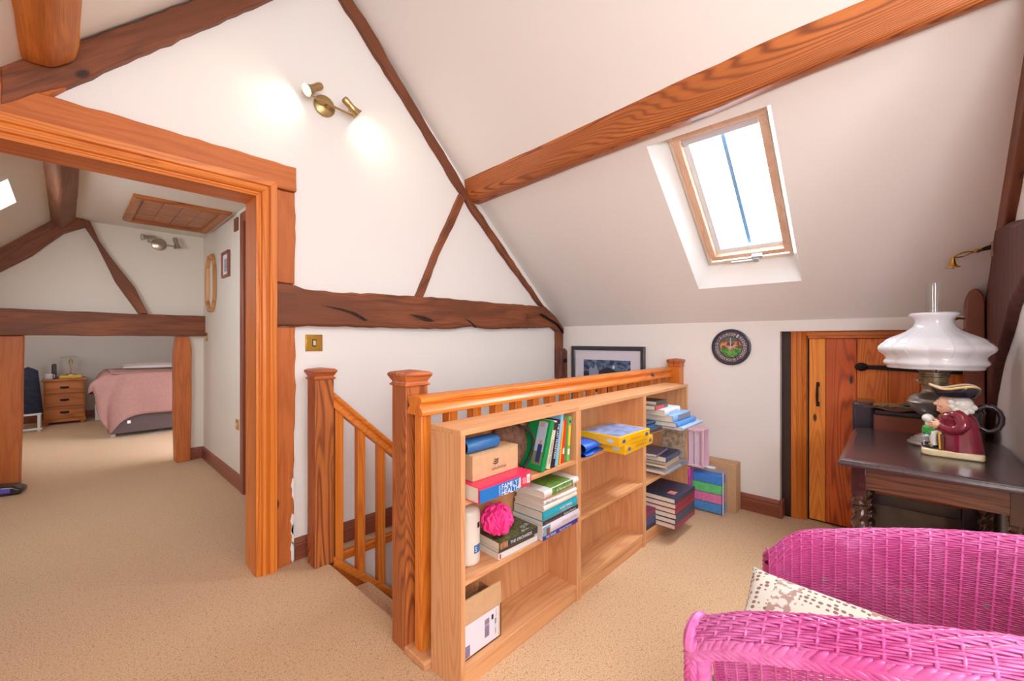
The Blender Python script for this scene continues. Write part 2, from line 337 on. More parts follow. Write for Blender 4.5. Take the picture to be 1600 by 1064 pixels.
def swept(name, label, sec, y0, y1, mt, n=26, amp=.006, cat='beam', bev=.012):
    m = MB(); S_ = sec if callable(sec) else (lambda y: sec); k = len(S_(y0)); random.seed(len(label)); off = [[(random.uniform(-amp,amp), random.uniform(-amp,amp)) for _ in range(k)] for _ in range(n)]
    if callable(sec): off = [[(a*.5,b*.5) for a,b in r_] for r_ in off]
    for i in range(1, n): off[i] = [(.6*a[0]+.4*b[0], .6*a[1]+.4*b[1]) for a, b in zip(off[i-1], off[i])]
    vs = [(S_(y0+(y1-y0)*i/(n-1))[j][0]+off[i][j][0], y0+(y1-y0)*i/(n-1), S_(y0+(y1-y0)*i/(n-1))[j][1]+off[i][j][1]) for i in range(n) for j in range(k)]
    fs = [(i*k+j, i*k+(j+1)%k, (i+1)*k+(j+1)%k, (i+1)*k+j) for i in range(n-1) for j in range(k)] + [tuple(range(k)), tuple((n-1)*k+j for j in range(k))]
    return tag(m.add(vs, fs).build(name, mt, bevel=bev, angle=50), label, cat)
swept('purlin', 'long knotty pitch pine roof beam running above the skylight', PSEC, -.36, YA-.005, redpine('y'), n=30)
lp = swept('purlin', 'stout orange roof beam with a rounded sawn end, at the top left over the doorway', [(-.16,2.30),(-.115,2.232),(-.04,2.236),(.02,2.295),(.032,2.36),(.03,2.50),(-.12,2.5)], -1.6, 2.375, oldbeam('y','amber_beam_',(222,140,62),(156,82,32)), bev=.02)
swept('purlin', 'weathered beam over the hall running into the far truss', [(-.13,2.26),(-.105,2.205),(-.04,2.135),(-.025,2.14),(.045,2.225),(.05,2.27)], 2.55, 5.19, oldbeam('y','hall_beam_',(156,102,72),(96,58,38)), n=14)
beam('rafter', 'thin dark timber running up the gable wall along the sloping ceiling', [(1.05,3.243),(1.094,3.201),(1.245,3.056),(1.467,2.84),(1.666,2.65),(1.888,2.411),(2.021,2.291),(2.136,2.173),(2.571,1.808),(2.939,1.52),(3.0,1.51),(2.50,1.935),(2.104,2.282),(1.96,2.436),(1.682,2.708),(1.482,2.914),(1.288,3.126),(1.148,3.25)], 2.385, YA+.01, oldbeam('d'), amp=.005)
beam('tie_beam', 'gnarled horizontal brown beam with splits, across the white gable wall', [(.737,1.503),(.833,1.498),(.885,1.481),(1.044,1.477),(1.369,1.492),(1.88,1.506),(2.407,1.503),(2.992,1.512),(3.16,1.42),(3.282,1.32),(3.28,1.29),(3.187,1.285),(3.107,1.325),(2.899,1.316),(2.277,1.292),(2.128,1.31),(1.88,1.284),(1.659,1.283),(1.081,1.281),(.737,1.276)], 2.368, YA+.01, oldbeam('x'), amp=.004, bev=.012)
tb = bpy.data.objects['tie_beam']
for pts in ([(.96,1.398),(1.03,1.392),(1.10,1.384),(1.17,1.366),(1.215,1.343),(1.25,1.322),(1.225,1.318),(1.19,1.335),(1.14,1.358),(1.08,1.374),(1.02,1.386)], [(1.54,1.374),(1.60,1.370),(1.65,1.366),(1.71,1.352),(1.745,1.334),(1.70,1.328),(1.66,1.332),(1.62,1.346),(1.575,1.362)], [(2.02,1.362),(2.07,1.350),(2.11,1.325),(2.14,1.300),(2.125,1.298),(2.09,1.322),(2.05,1.346)]):
    MB().prism(pts, 2.3665, 2.372).build('split', plain('dark_split',(66,38,26),.9,noise=.5,bscale=70), tb)
MB().lathe([(.0,0),(.026,.0),(.024,.008),(.0,.01)], 12, (0,0,0)).build('peg', oldbeam('x'), tb).matrix_local = Matrix.Translation((2.75,2.366,1.42)) @ Matrix.Rotation(R(90),4,'X')
beam('brace', 'slim slanting timber between tie beam and rafter on the gable wall', [(1.613,1.50),(1.67,1.50),(1.80,1.80),(1.93,2.03),(2.05,2.27),(2.0,2.30),(1.90,2.10),(1.76,1.82)], 2.39, YA+.01, oldbeam('u'), cat='timber')
beam('rafter', 'heavy brown timber rising to the ceiling above the doorway', [(-.168,2.198),(-.131,2.24),(.033,2.392),(.174,2.535),(.392,2.768),(.66,3.06),(.80,3.20),(.86,3.12),(.742,3.0),(.682,2.932),(.392,2.62),(.174,2.385),(-.002,2.194),(-.168,2.05)], 2.375, YA+.01, oldbeam('u'), amp=.004)
beam('collar_piece', 'short flat brown timber tucked under the heavy rafter at the left', [(-.40,2.25),(-.168,2.2),(-.002,2.194),(-.05,2.137),(-.168,2.125),(-.40,2.06)], 2.382, YA+.01, oak('x'), cat='timber')
beam('lintel', 'orange oak beam lying over the doorway architrave', [(-.60,2.14),(.2,2.137),(.843,2.133),(.845,2.002),(-.60,2.0)], 2.378, YA+.01, oak('x'), cat='beam')
beam('post', 'upper orange oak post between lintel and tie beam beside the doorway', [(.70,1.506),(.838,1.503),(.845,1.75),(.840,1.998),(.70,2.0)], 2.39, YA+.01, oak('z'), cat='post')
beam('post', 'lower orange oak post with ragged plaster edge beside the doorway', [(.70,0),(.823,0),(.836,.3),(.832,.5),(.842,.9),(.842,1.274),(.70,1.276)], 2.39, YA+.01, oak('z'), cat='post', amp=.004)
random.seed(3)
for zz in (.06,.15,.21,.40):
    a = .828+random.uniform(-.006,.004); MB().prism([(a-.006,zz-.035),(a+.004,zz-.06),(a+.006,zz+.05),(a-.002,zz+.06),(a-.010,zz+.02),(a-.004,zz)], 2.386, 2.392).build('plaster_smear', reveal_m, bpy.data.objects['post.001'])
cb = thing('post_stub', 'dark bolted timber block in the corner beneath the tie beam end', 'timber', (3.24,2.40,.83))
MB().prism(rough([(3.19,1.10),(3.262,1.10),(3.262,1.31),(3.19,1.31)],.04,.002), 2.37, YA+.005).build('neck', oldbeam('z'), cb).matrix_parent_inverse = Matrix.Translation(-cb.location)
kb = MB().prism([(2.335,.815),(2.42,.84),(2.42,1.125),(2.36,1.125),(2.335,1.10)], 3.185, 3.288, 'x').build('block', wood('dark_beam_z',(128,74,58),(70,38,32),'z',rings=5,knot=.2,rough=.6,coat=0), cb, bevel=.008); kb.matrix_parent_inverse = Matrix.Translation(-cb.location)
bo = MB().ball((3.24,2.325,1.01),(.02,.014,.02),10,6).box(3.222,3.258,2.326,2.337,.992,1.028).build('bolt', iron, cb); bo.matrix_parent_inverse = Matrix.Translation(-cb.location)
tag(MB().tube([(2.90,2.35,1.435),(3.02,2.35,1.395),(3.14,2.352,1.355),(3.22,2.36,1.30),(3.25,2.362,1.27)], [.022,.02,.02,.018,.012], 6, flat=.4).build('iron_strap', iron, bevel=.002), 'black iron strap nailed across the right end of the tie beam', 'strap')
# far truss
beam('tie_beam', 'dark brown tie beam spanning the opening to the bedroom', [(-1.15,1.455),(-.2,1.452),(.5,1.445),(.955,1.447),(.955,1.246),(.3,1.243),(-1.15,1.24)], 5.13, 5.33, oldbeam('x'), step=.1)
beam('post', 'broad orange brown post at the left of the bedroom opening', [(-.43,0),(-.262,0),(-.25,.6),(-.243,1.24),(-.43,1.24)], 5.17, 5.34, oak('z'), cat='post', step=.2)
beam('post', 'pale orange post at the right of the bedroom opening', [(.725,0),(.838,0),(.845,.6),(.845,1.12),(.82,1.24),(.735,1.24),(.715,1.1),(.714,.5)], 5.17, 5.34, oak('z'), cat='post', step=.2)
beam('rafter', 'dark left rafter of the far truss beyond the doorway', [(-1.1,1.26),(-.365,1.94),(-.095,2.20),(-.022,2.18),(.045,2.262),(.10,2.25),(.103,2.188),(-.022,2.11),(-.2,1.892),(-.365,1.741),(-1.1,1.0)], 5.14, 5.23, oldbeam('u'), step=.1)
beam('brace', 'crooked thin timber leaning down to the far tie beam', [(.045,2.252),(.13,2.24),(.19,2.075),(.335,1.825),(.422,1.687),(.516,1.45),(.449,1.45),(.293,1.733),(.231,1.899),(.17,2.06),(.103,2.188)], 5.15, 5.23, oldbeam('d'), cat='timber', step=.1, amp=.004)
# near right truss
beam('rafter', 'narrow timber on the slope at the far right, above the dark corner timber', [(2.95,1.60),(2.89,1.735),(2.60,1.955),(2.1,2.39),(1.95,2.50),(1.9,2.44),(2.1,2.20),(2.46,1.87),(2.67,1.69)], -.32, -.40, oldbeam('d'), cat='timber')
bt = tag(MB().prism(rough([(2.89,1.72),(3.03,1.55),(3.28,1.335),(3.288,.60),(3.25,.62),(3.068,.93),(2.89,1.10),(2.705,1.21),(2.53,1.335),(2.36,1.39),(2.0,1.52),(2.0,1.60),(2.36,1.64)],.05,.004), -.318, -.40).build('corner_timber', wood('corner_dark',(108,64,56),(54,30,30),'z',rings=4,across=12,along=1.4,rough=.7,knot=.2,fibre=.6,coat=0,line=.4,bmp=.8), bevel=.02), 'massive dark purple brown timber in the right corner above the table', 'timber')

# ---------------------------------------------------------------- joinery: doorway, skirtings, eaves door
ARCH = [(0,0),(0,.014),(.010,.018),(.016,.014),(.022,.014),(.026,.024),(.040,.030),(.052,.026),(.056,.026),(.060,.036),(.092,.036),(.092,0)]
tr1 = S(thing('trim_1', None, None)); tr1['label'] = 'moulded orange pine architrave and lining of the doorway'
P = lambda u, v, d: (u, 2.392-d, v)
for nm, path, mt in (('architrave', [(-.38,0),(-.38,1.932)], 'z'), ('architrave', [(-.38,1.932),(.65,1.932)], 'x'), ('architrave', [(.65,1.932),(.65,0)], 'z')):
    m = MB(); full = [(-.38,0),(-.38,1.932),(.65,1.932),(.65,0)]; moulding(m, full, ARCH, P)
    # keep only this side of the mitres
    k = len(ARCH); i = full.index(path[0]); vs = m.v[i*k:(i+2)*k]
    fs = [(j, (j+1) % k, k+(j+1) % k, k+j) for j in range(k)] + [tuple(range(k)), tuple(range(2*k-1, k-1, -1))]
    MB().add(vs, fs).build(nm, pine(mt), tr1, bevel=.0015)
MB().box(.65,.69,2.385,2.56,0,1.97).build('jamb', pine('z'), tr1, bevel=.002)
MB().box(-.42,-.38,2.385,2.56,0,1.97).build('jamb', pine('z'), tr1, bevel=.002)
MB().box(-.38,.65,2.385,2.56,1.932,1.97).build('head_lining', pine('x'), tr1, bevel=.002)
SK = [(0,0),(.018,0),(.018,.078),(.014,.084),(.017,.094),(.012,.106),(.006,.114),(0,.118)]
def skirt(name, a, b, nrm, z=0, mt='x'):
    a, b, nrm = Vector(a), Vector(b), Vector(nrm); vs = [(p.x+nrm.x*d, p.y+nrm.y*d, z+h) for p in (a, b) for d, h in SK]; k = len(SK)
    return S(MB().add(vs, [(j,(j+1)%k,k+(j+1)%k,k+j) for j in range(k)]+[tuple(range(k)),tuple(range(2*k-1,k-1,-1))]).build(name, skirtw(mt), bevel=.0015))
skirt('baseboard_back', (.845,YA,0), (XC,YA,0), (0,-1,0))
skirt('baseboard_right', (XC,.592,0), (XC,2.33,0), (-1,0,0), mt='y')
S(MB().box(XC-.02,XC+.1,.572,.592,0,.118).build('baseboard_return', skirtw('x'), bevel=.003))
skirt('baseboard_hall_right', (.95,3.80,0), (.95,5.22,0), (-1,0,0), mt='y')
skirt('baseboard_hall_far', (.84,5.22,0), (.95,5.22,0), (0,-1,0))
skirt('baseboard_bedroom', (-1.15,9.2,0), (3.0,9.2,0), (0,-1,0))
S(MB().box(.955,3.2,2.305,2.335,-.05,.002).build('trim_2', pine('x'), bevel=.008))
# hall door casing at the right
d2 = S(thing('door_2', None, None)); d2['label'] = 'reddish door casing on the right wall of the hall'
for a in ((3.72,3.80,0,2.2),(2.56,2.64,0,2.2)): MB().box(.925,.96,a[0],a[1],a[2],a[3]).build('casing', skirtw('z'), d2, bevel=.006)
MB().box(.925,.96,2.64,3.72,2.12,2.2).build('casing', skirtw('y'), d2, bevel=.006)
MB().box(.945,1.05,3.69,3.72,0,2.12).build('jamb', skirtw('z'), d2, bevel=.003)
MB().box(1.0,1.04,2.6,3.7,0,2.12).build('door_panel', skirtw('z'), d2, bevel=.003)
# eaves door in the right wall
d1 = S(thing('door_1', None, None)); d1['label'] = 'low orange plank door in the right wall, half behind the table'
ys = [.441,.352,.194,.048,-.09,-.20,-.29]
for i in range(len(ys)-1):
    c = [((255,164,62),(226,116,32)),((236,112,40),(160,56,14)),((250,146,54),(204,90,22)),((244,132,46),(192,78,20))][(0,1,2,3,1,3,2,1)[i]]
    MB().box(3.385,3.405,ys[i+1]+.0009,ys[i]-.0009,.012,1.212).build('plank', wood('door_plank_%d' % ((0,1,2,3,1,3,2,1)[i]), c[0], c[1], 'z', rings=24, across=6, along=.4, knot=.2, line=.8), d1, bevel=.003)
for yy, wd in ((.452,.085),):
    MB().add([(x,y,z) for z in (0,1.262) for (y,x) in ((yy,3.40),(yy,3.374),(yy+.008,3.366),(yy+.018,3.372),(yy+.022,3.366),(yy+.034,3.360),(yy+.05,3.356),(yy+.056,3.350),(yy+wd,3.350),(yy+wd,3.40))],
             [tuple(range(10)),tuple(range(19,9,-1))]+[(j,(j+1)%10,10+(j+1)%10,10+j) for j in range(10)]).build('door_frame', pine('z'), d1, bevel=.0015)
MB().box(3.36,3.40,-.33,.452,1.232,1.262).build('door_frame', pine('y'), d1, bevel=.003)
MB().box(3.372,3.40,-.33,.445,1.214,1.234).build('door_stop', pine('y'), d1, bevel=.002)
MB().box(3.405,3.412,-.33,.45,0,1.25).build('backing', dark_in, d1)
hd = MB().tube([(3.372,.392,.785),(3.352,.392,.80),(3.346,.392,.845),(3.352,.392,.89),(3.372,.392,.905)],[.005,.006,.008,.006,.005],8)
hd.box(3.378,3.386,.383,.401,.765,.795).box(3.378,3.386,.383,.401,.895,.925).build('door_handle', iron, d1, bevel=.002)
for z in (1.035,): 
    m = MB().prism([(.15,z-.012),(-.28,z-.026),(-.28,z+.024),(.15,z+.012)], 3.372, 3.384, 'x'); m.ball((3.372,.172,z+.001),(.012,.034,.026),12,8).build('strap_hinge', iron, d1, bevel=.002)
S(MB().prism(rough([(.536,0),(.592,0),(.592,1.262),(.536,1.262)],.06,.003), 3.35, 3.42, 'x').build('trim_3', darkoak('z'), bevel=.004))
rp = thing('post', 'round topped reddish post with iron strap beside the dark corner timber', 'post', (3.2,-.28,0))
MB().add(*(lambda P_: ([(x-3.2,y+.28,z) for x in (3.10,3.22) for (y,z) in P_], [tuple(range(len(P_))),tuple(range(2*len(P_)-1,len(P_)-1,-1))]+[(j,(j+1)%len(P_),len(P_)+(j+1)%len(P_),len(P_)+j) for j in range(len(P_))]))([(-.235,0),(-.248,1.38),(-.252,1.42),(-.262,1.45),(-.276,1.462),(-.29,1.455),(-.305,1.43),(-.312,1.39),(-.312,0)])).build('shaft', skirtw('z'), rp, bevel=.006)
MB().box(-.02,-.004,-.045,-.028,1.08,1.36).build('iron_strap', iron, rp, bevel=.003)
MB().tube([(-.03,-.03,1.27),(-.045,.0,1.27)],.008,8).ball((-.047,.004,1.27),.013,10,6).build('bolt', iron, rp)

# ---------------------------------------------------------------- staircase and balustrades
st = thing('staircase', 'beige carpeted stairs going down between the newel posts', 'stairs', (.955,1.9,-2.6))
for k in range(11):
    z = -.19*(k+1); x = .955+.215*k
    o = MB().box(x-.955, x-.955+.24, 1.46-1.9, 2.25-1.9, z+2.6-.19, z+2.6).build('tread', carpet_m, st, bevel=.012)
MB().box(-.01,.012,1.44-1.9,2.25-1.9,2.38,2.59).build('riser', carpet_m, st)
MB().prism([(.03,2.580),(1.9,.822),(1.9,.42),(.03,2.16)], .352, .385).build('string_board', pine('x'), st)
CAP = [(.046,.0),(.056,.004),(.058,.010),(.052,.014),(.050,.020),(.058,.034),(.064,.044),(.063,.052),(.054,.058),(.042,.060),(.0,.066)]
def newel(label, x, y, h, s, zb=0):
    t = thing('newel_post', label, 'newel post', (x,y,zb), group='newel posts around the stairwell')
    MB().box(-s,s,-s,s,0,h-.062).build('shaft', redpine('z') if s > .0499 else pine('z'), t, bevel=.003)
    k = s/.05; m = MB(); vs = []
    for (r, z) in CAP: r *= k; vs += [(-r,-r,h-.066+z),(r,-r,h-.066+z),(r,r,h-.066+z),(-r,r,h-.066+z)]
    n = len(CAP); m.add(vs, [(4*i+j,4*i+(j+1)%4,4*i+4+(j+1)%4,4*i+4+j) for i in range(n-1) for j in range(4)]+[(3,2,1,0)]).build('cap', wood('newel_cap',(200,112,60),(128,58,32),'x',rings=10,along=1.5), t, bevel=.001)
    return t
random.seed(5)
newel('chunky orange newel post nearest the wall switch at the top of the stairs', .934, 2.288, 1.055, .0501)
newel('chunky newel post standing at the near left end of the bookcases', .935, 1.432, 1.085, .0502)
newel('newel post against the clock wall at the far end of the handrail', 3.245, 1.275, 1.062, .043)
# falling rail
fr = thing('stair_balustrade', 'short falling balustrade descending the stairs from the wall side newel', 'balustrade', (.984,2.268,-.35))
sl = -.94
def slant(name, z0, z1, y0, y1, x1=1.9, mt=None, prof=None):
    m = MB(); vs = []
    for x in (.984, x1):
        for (y, z) in prof: vs.append((x-.984, y, z + sl*(x-.988) + .35))
    k = len(prof); return m.add(vs, [(j,(j+1)%k,k+(j+1)%k,k+j) for j in range(k)]+[tuple(range(k)),tuple(range(2*k-1,k-1,-1))]).build(name, mt or pine('x'), fr, bevel=.002)
HR = [(-.03,0),(.03,0),(.03,.02),(.022,.032),(.02,.05),(.033,.066),(.033,.088),(.02,.098),(-.02,.098),(-.033,.088),(-.033,.066),(-.02,.05),(-.022,.032),(-.03,.02)]
slant('handrail', 0, 0, 0, 0, prof=[(y, z*.9+.832) for y, z in HR])
slant('bottom_rail', 0, 0, 0, 0, prof=[(-.03,-.024),(.03,-.024),(.034,0),(.03,.026),(-.03,.026),(-.034,0)])
for i in range(7):
    x = 1.019+.128*i; zt = .838+sl*(x-.988); zb = .02+sl*(x-.988)
    MB().prism([(x-.984-.0225,zb+.35+.02),(x-.984+.0225,zb+.35-.02),(x-.984+.0225,zt+.35-.018),(x-.984-.0225,zt+.35+.02)], -.0215, .0215).build('baluster', pine('z'), fr, bevel=.003)
# landing rail behind the bookcases
lr = thing('landing_balustrade', 'long level handrail and balusters running behind the bookcases', 'balustrade', (.88,1.33,0))
def levelrail(name, prof, x0, x1, mt, bev=.002):
    k = len(prof); vs = [(x, y, z) for x in (x0, x1) for (y, z) in prof]
    return MB().add(vs, [(j,(j+1)%k,k+(j+1)%k,k+j) for j in range(k)]+[tuple(range(k)),tuple(range(2*k-1,k-1,-1))]).build(name, mt, lr, bevel=bev)
levelrail('handrail', [(-.050,.920),(.050,.920),(.052,.932),(.044,.944),(.034,.952),(.038,.964),(.046,.972),(.044,.984),(.03,.991),(-.03,.991),(-.044,.984),(-.046,.972),(-.038,.964),(-.034,.952),(-.044,.944),(-.052,.932)], .008, 2.335, pine('x'))
levelrail('base_rail', [(-.075,0),(.06,0),(.06,.024),(.052,.03),(-.067,.03),(-.075,.024)], .0, 2.32, shelfw('x'), .004)
bb = MB().box(-.0225,.0225,-.0225,.0225,0,.892)
b0 = bb.build('baluster', pine('z'), lr, bevel=.003); b0.location = (.926-.88,0,.029)
for k in range(1, 18):
    c = b0.copy(); col.objects.link(c); c.parent = lr; c.location = (.926-.88+.1307*k,0,.029)

# ---------------------------------------------------------------- bookcases
YF, YB, HT = 1.083, 1.254, .893
S1, S2, S3 = .651, .375, .076
def bookcase(x0, x1, label, s1=S1, s2=S2):
    t = thing('bookcase', label, 'bookcase', ((x0+x1)/2, YF, 0), group='three low pine bookcases in a row'); h = (x1-x0)/2; d = YB-YF
    for sx in (-1, 1):
        MB().box(*(sorted((sx*h, sx*(h-.019)))), 0, d, 0, HT-.018).build('side_panel', shelfw('z'), t, bevel=.0012)
    MB().box(-h,h,0,d,HT-.018,HT).build('top_panel', shelfw('x'), t, bevel=.0012)
    for z, nm in ((s1,'shelf'),(s2,'shelf')): MB().box(-h+.019,h-.019,.004,d-.006,z-.018,z).build(nm, shelfw('x'), t, bevel=.0012)
    MB().box(-h+.019,h-.019,.001,d-.006,S3-.02,S3).build('bottom_shelf', shelfw('x'), t, bevel=.0012)
    MB().box(-h+.019,h-.019,.006,.02,0,S3-.02).build('plinth', shelfw('x'), t, bevel=.001)
    MB().box(-h+.019,h-.019,d-.006,d-.001,S3,HT-.018).build('back_panel', shelfw('z'), t)
    if x0 < 1:
        for y in (.02,.145):
            for z in (.87,.05): MB().lathe([(0,0),(.004,0),(.004,.0015),(0,.0015)],10).build('dowel_plug', plain('dowel_plug',(214,150,104),.5), t).matrix_local = Matrix.Translation((-h-.0015,y,z)) @ Matrix.Rotation(R(90),4,'Y')
    return t
bookcase(.908, 1.613, 'left pine bookcase beside the newel post, packed with books and oddments')
bookcase(1.613, 2.293, 'middle pine bookcase, mostly empty, with yellow puzzle boxes')
bookcase(2.293, 2.967, 'right pine bookcase nearest the clock wall, with stacked books and albums', .653, .362)

# ---------------------------------------------------------------- books
def cover(c, rough=.4, coat=.2): return plain('cover_%d_%d_%d' % tuple(c), c, rough, coat=coat)
def book(label, w, d, h, c, loc, rot=(0,0,0), hard=True, group=None, round_spine=True, page=None, spine=None, name='book'):
    """lying book: spine along x at y = -d/2, thickness along z, resting on z = 0 (loc is the centre of its underside)"""
    t = thing(name, label, 'book', loc, rot, group); mt = cover(c) if isinstance(c, (tuple, list)) else c
    th = .0022 if hard else .0008; ov = .003 if hard else 0
    sp = MB(); n = 6 if round_spine and hard else 1
    arc = [(-d/2 - (.006*math.sin(math.pi*i/n) if n > 1 else 0), h*i/n) for i in range(n+1)]
    pts = [(d/2,0)]+arc+[(d/2,h),(d/2,h-th),(-d/2+.002,h-th),(-d/2+.002,th),(d/2,th)]
    sp.add([(x,y,z) for x in (-w/2, w/2) for y, z in pts], (lambda k: [(j,(j+1)%k,k+(j+1)%k,k+j) for j in range(k)])(len(pts)))
    k = len(pts); no = n+1
    for base_ in (0, k):                                       # ends of the cover, as strips
        sp.f += [(base_+0,base_+1,base_+k-2,base_+k-1), (base_+no,base_+no+1,base_+no+2,base_+no+3)]
        sp.f.append(tuple(base_+i for i in list(range(1,no+1))+[no+3, no+4]))
    sp.build('cover', mt, t, weld=False)
    MB().box(-w/2+ov, w/2-ov, -d/2+.002, d/2-ov, th, h-th).build('pages', page or m_page, t)
    return t
def patch(t, name, x0, x1, z0, z1, mt, y=-.0075, w=None):
    return MB().box(x0,x1,y,y+.0025,z0,z1).build(name, mt, t)
def spine_text(t, body, cx, cz, width, height, mt=None, y=-.0085, d=0): return text(body, None, (cx, -d/2+y, cz), (1,0,0), (0,0,1), mt or m_wprint, t, width=width, height=height)

# left bookcase, upper shelf
FH = book('thick blue, pink and white family health book, flat under the cardboard box', .264, .205, .055, (222,40,84), (1.069,1.130,S1), name='health_book')
d = .205
patch(FH,'spine_panel',-.132,.074,.004,.047,cover((28,112,190)),-d/2-.0068); patch(FH,'spine_label',.108,.124,.014,.045,m_white,-d/2-.0068)
spine_text(FH,'FAMILY',.012,.034,.082,.019,y=-.0075,d=d); spine_text(FH,'HEALTH',.016,.013,.090,.019,y=-.0075,d=d)
text('COMPLETE', None, (-.040,-d/2-.0078,.025), (0,0,1), (-1,0,0), m_wprint, FH, width=.036, height=.007)
text('ENCYCLOPEDIA', None, (.058,-d/2-.0078,.028), (0,0,1), (-1,0,0), m_wprint, FH, width=.030, height=.004)
patch(FH,'figure',.063,.072,.008,.044,plain('figure_tone',(226,196,180),.5),-d/2-.0072)
for i, b_ in enumerate(('THE','BRITISH','MEDICAL','ASSOC.')): text(b_, None, (.083+.0055*i,-d/2-.0072,.028), (0,0,1), (-1,0,0), m_wprint, FH, width=.020+.004*(i%2), height=.0042)
text('DK', None, (.116,-d/2-.0078,.029), (0,0,1), (-1,0,0), m_black, FH, width=.016, height=.008)
cbx = thing('cardboard_box', 'closed brown cardboard box with a black printed logo, on the thick health book', 'box', (1.078,1.162,S1+.0555))
MB().box(-.117,.117,-.078,.075,0,.088).build('carton', card, cbx, bevel=.002); MB().box(-.117,.117,-.079,.075,.088,.0905).build('lid', card, cbx, bevel=.001)
text('enshine', None, (.012,-.0785,.026), (1,0,0), (0,0,1), plain('print_brown',(92,60,48),.6), cbx, width=.075, height=.012)
for i in range(3):
    a = i*.008; m = MB(); pts = [(.001-.006+a*.3+.014*math.cos(t_)*(1-.12*i), .048+a*.9+.006*math.sin(t_)) for t_ in [math.pi*(1.05+.9*k/6) for k in range(7)]]
    m.tube([(x_,-.0787,z_) for x_, z_ in pts], [.0006,.0016,.0022,.0026,.0022,.0016,.0006], 6).build('logo_flame', plain('print_brown',(92,60,48),.6), cbx)
tt = thing('blue_case', 'blue rounded case with a dark open end, on top of the printed cardboard box', 'case', (1.035,1.135,.798))
CS = [(.034*math.copysign(abs(math.cos(a))**.7,math.cos(a)), .023+.023*math.copysign(abs(math.sin(a))**.8,math.sin(a))) for a in [2*math.pi*i/24 for i in range(24)]]
m = MB(); vs = [(x,y*k,.023+(z-.023)*k) for x,k in ((-.082,1),(.075,1),(.08,.9)) for y,z in CS]; m.add(vs, [(i*24+j,i*24+(j+1)%24,(i+1)*24+(j+1)%24,(i+1)*24+j) for i in range(2) for j in range(24)]+[tuple(48+j for j in range(24))]).build('sleeve', plain('blue_sleeve',(46,104,164),.4), tt, solid=.002)
MB().add([(-.06,y*.96,.023+(z-.023)*.96) for y,z in CS],[tuple(range(24))]).build('dark_opening', dark_in, tt)
ht = thing('felt_hat', 'crumpled brown felt hat pushed in beside the leaning books', 'hat', (1.262,1.205,S1))
def hatf(u, v):
    a = 2*math.pi*u; th = math.pi*v; r = math.sin(th)**.75; k = 1+.06*math.sin(3*a+4*v)+.04*math.sin(7*a-3*v)
    return (.098*r*math.cos(a)*k, max(-.06,min(.036,.062*r*math.sin(a)*k)), .105-.103*math.cos(th)*(1+.03*math.sin(2*a)))
MB().grid(40,24,hatf,cu=True).build('crown', plain('brown_felt',(120,84,64),.95,noise=.45,bmp=.6,bscale=45), ht, weld=True)
MB().tube([(.098*math.cos(a)*1.02,-.058-.004*math.sin(a*3),.105+.09*math.sin(a)) for a in [R(-70)+R(150)*i/16 for i in range(17)]], .006, 8).build('hat_band', plain('dark_band',(52,40,48),.9), ht)
def standing(label, L_, dep, th, c, x, y, lean, rz=0, **k):
    t = book(label, L_, dep, th, c, (0,0,0), (0,0,0), **k)
    lean = R(lean); Rm = Matrix.Rotation(R(rz),4,'Z') @ Matrix.Rotation(R(90)+lean,4,'Y')
    # bottom left edge sits at (x, y, S1)
    corner = Rm @ Vector((L_/2,-dep/2,0)); lift = max(0, -(Rm @ Vector((L_/2,0,th))).z + (Rm @ Vector((L_/2,0,0))).z)
    t.matrix_world = Matrix.Translation((x-corner.x, y-corner.y, S1+.001+lift-corner.z)) @ Rm; return t
g = standing('green hardback leaning with a man on its cover, first of the upright books', .212, .125, .022, (22,142,74), 1.335, 1.082, 17, rz=-4, round_spine=False)
MB().box(-.095,.03-.0,-.05,.0,-.0006,.0002).build('cover_photo', plain('photo_sky',(176,186,206),.4), g); MB().box(.03,.085,-.05,.0,-.0006,.0002).build('cover_photo', plain('photo_field',(128,132,84),.5), g)
MB().box(.0,.075,-.042,-.018,-.0011,.0004).build('cover_figure', plain('photo_suit',(44,58,116),.5), g); MB().box(-.018,.0,-.036,-.024,-.0011,.0004).build('cover_figure', plain('photo_face',(196,134,110),.5), g)
MB().box(-.098,-.075,-.035,-.012,-.0008,.0002).build('cover_stamp', plain('photo_stamp',(196,158,140),.5), g)
b2 = standing('cream paperback with a dark picture at its head, leaning on the green book', .205, .12, .024, (214,204,180), 1.378, 1.088, 15, hard=False)
patch(b2,'spine_picture',-.095,-.062,.003,.021,plain('dark_picture',(62,58,52),.5),-.062); spine_text(b2,'Collected Tales',.03,.012,.10,.010,m_black,y=-.002,d=.12)
b3 = standing('black paperback with white capitals down its spine, between cream and pale blue', .205, .12, .026, (38,42,54), 1.408, 1.088, 13, hard=False)
spine_text(b3,'THE LAST MUSKETEERS',-.01,.014,.15,.013,y=-.002,d=.12)
standing('tall pale blue paperback taller than its upright neighbours', .224, .12, .018, (142,186,222), 1.444, 1.092, 12, hard=False)
standing('thin yellow book squeezed beside the red one', .19, .11, .009, (238,176,50), 1.482, 1.098, 9, hard=False)
b6 = standing('bright red upright book with yellow edge', .192, .11, .018, (222,52,36), 1.497, 1.098, 7, hard=False); patch(b6,'spine_label',.03,.055,.004,.014,m_white,-.057)
b7 = standing('light green book with yellow strip, last upright by the partition', .2, .11, .021, (120,190,96), 1.538, 1.098, 5, hard=False)
patch(b7,'spine_strip',-.06,.03,.003,.018,plain('yellow_strip',(228,196,62),.5),-.057); patch(b7,'spine_label',.045,.07,.003,.016,m_white,-.057); patch(b7,'spine_mark',-.085,-.072,.006,.015,plain('blue_mark',(30,60,140),.5),-.057)

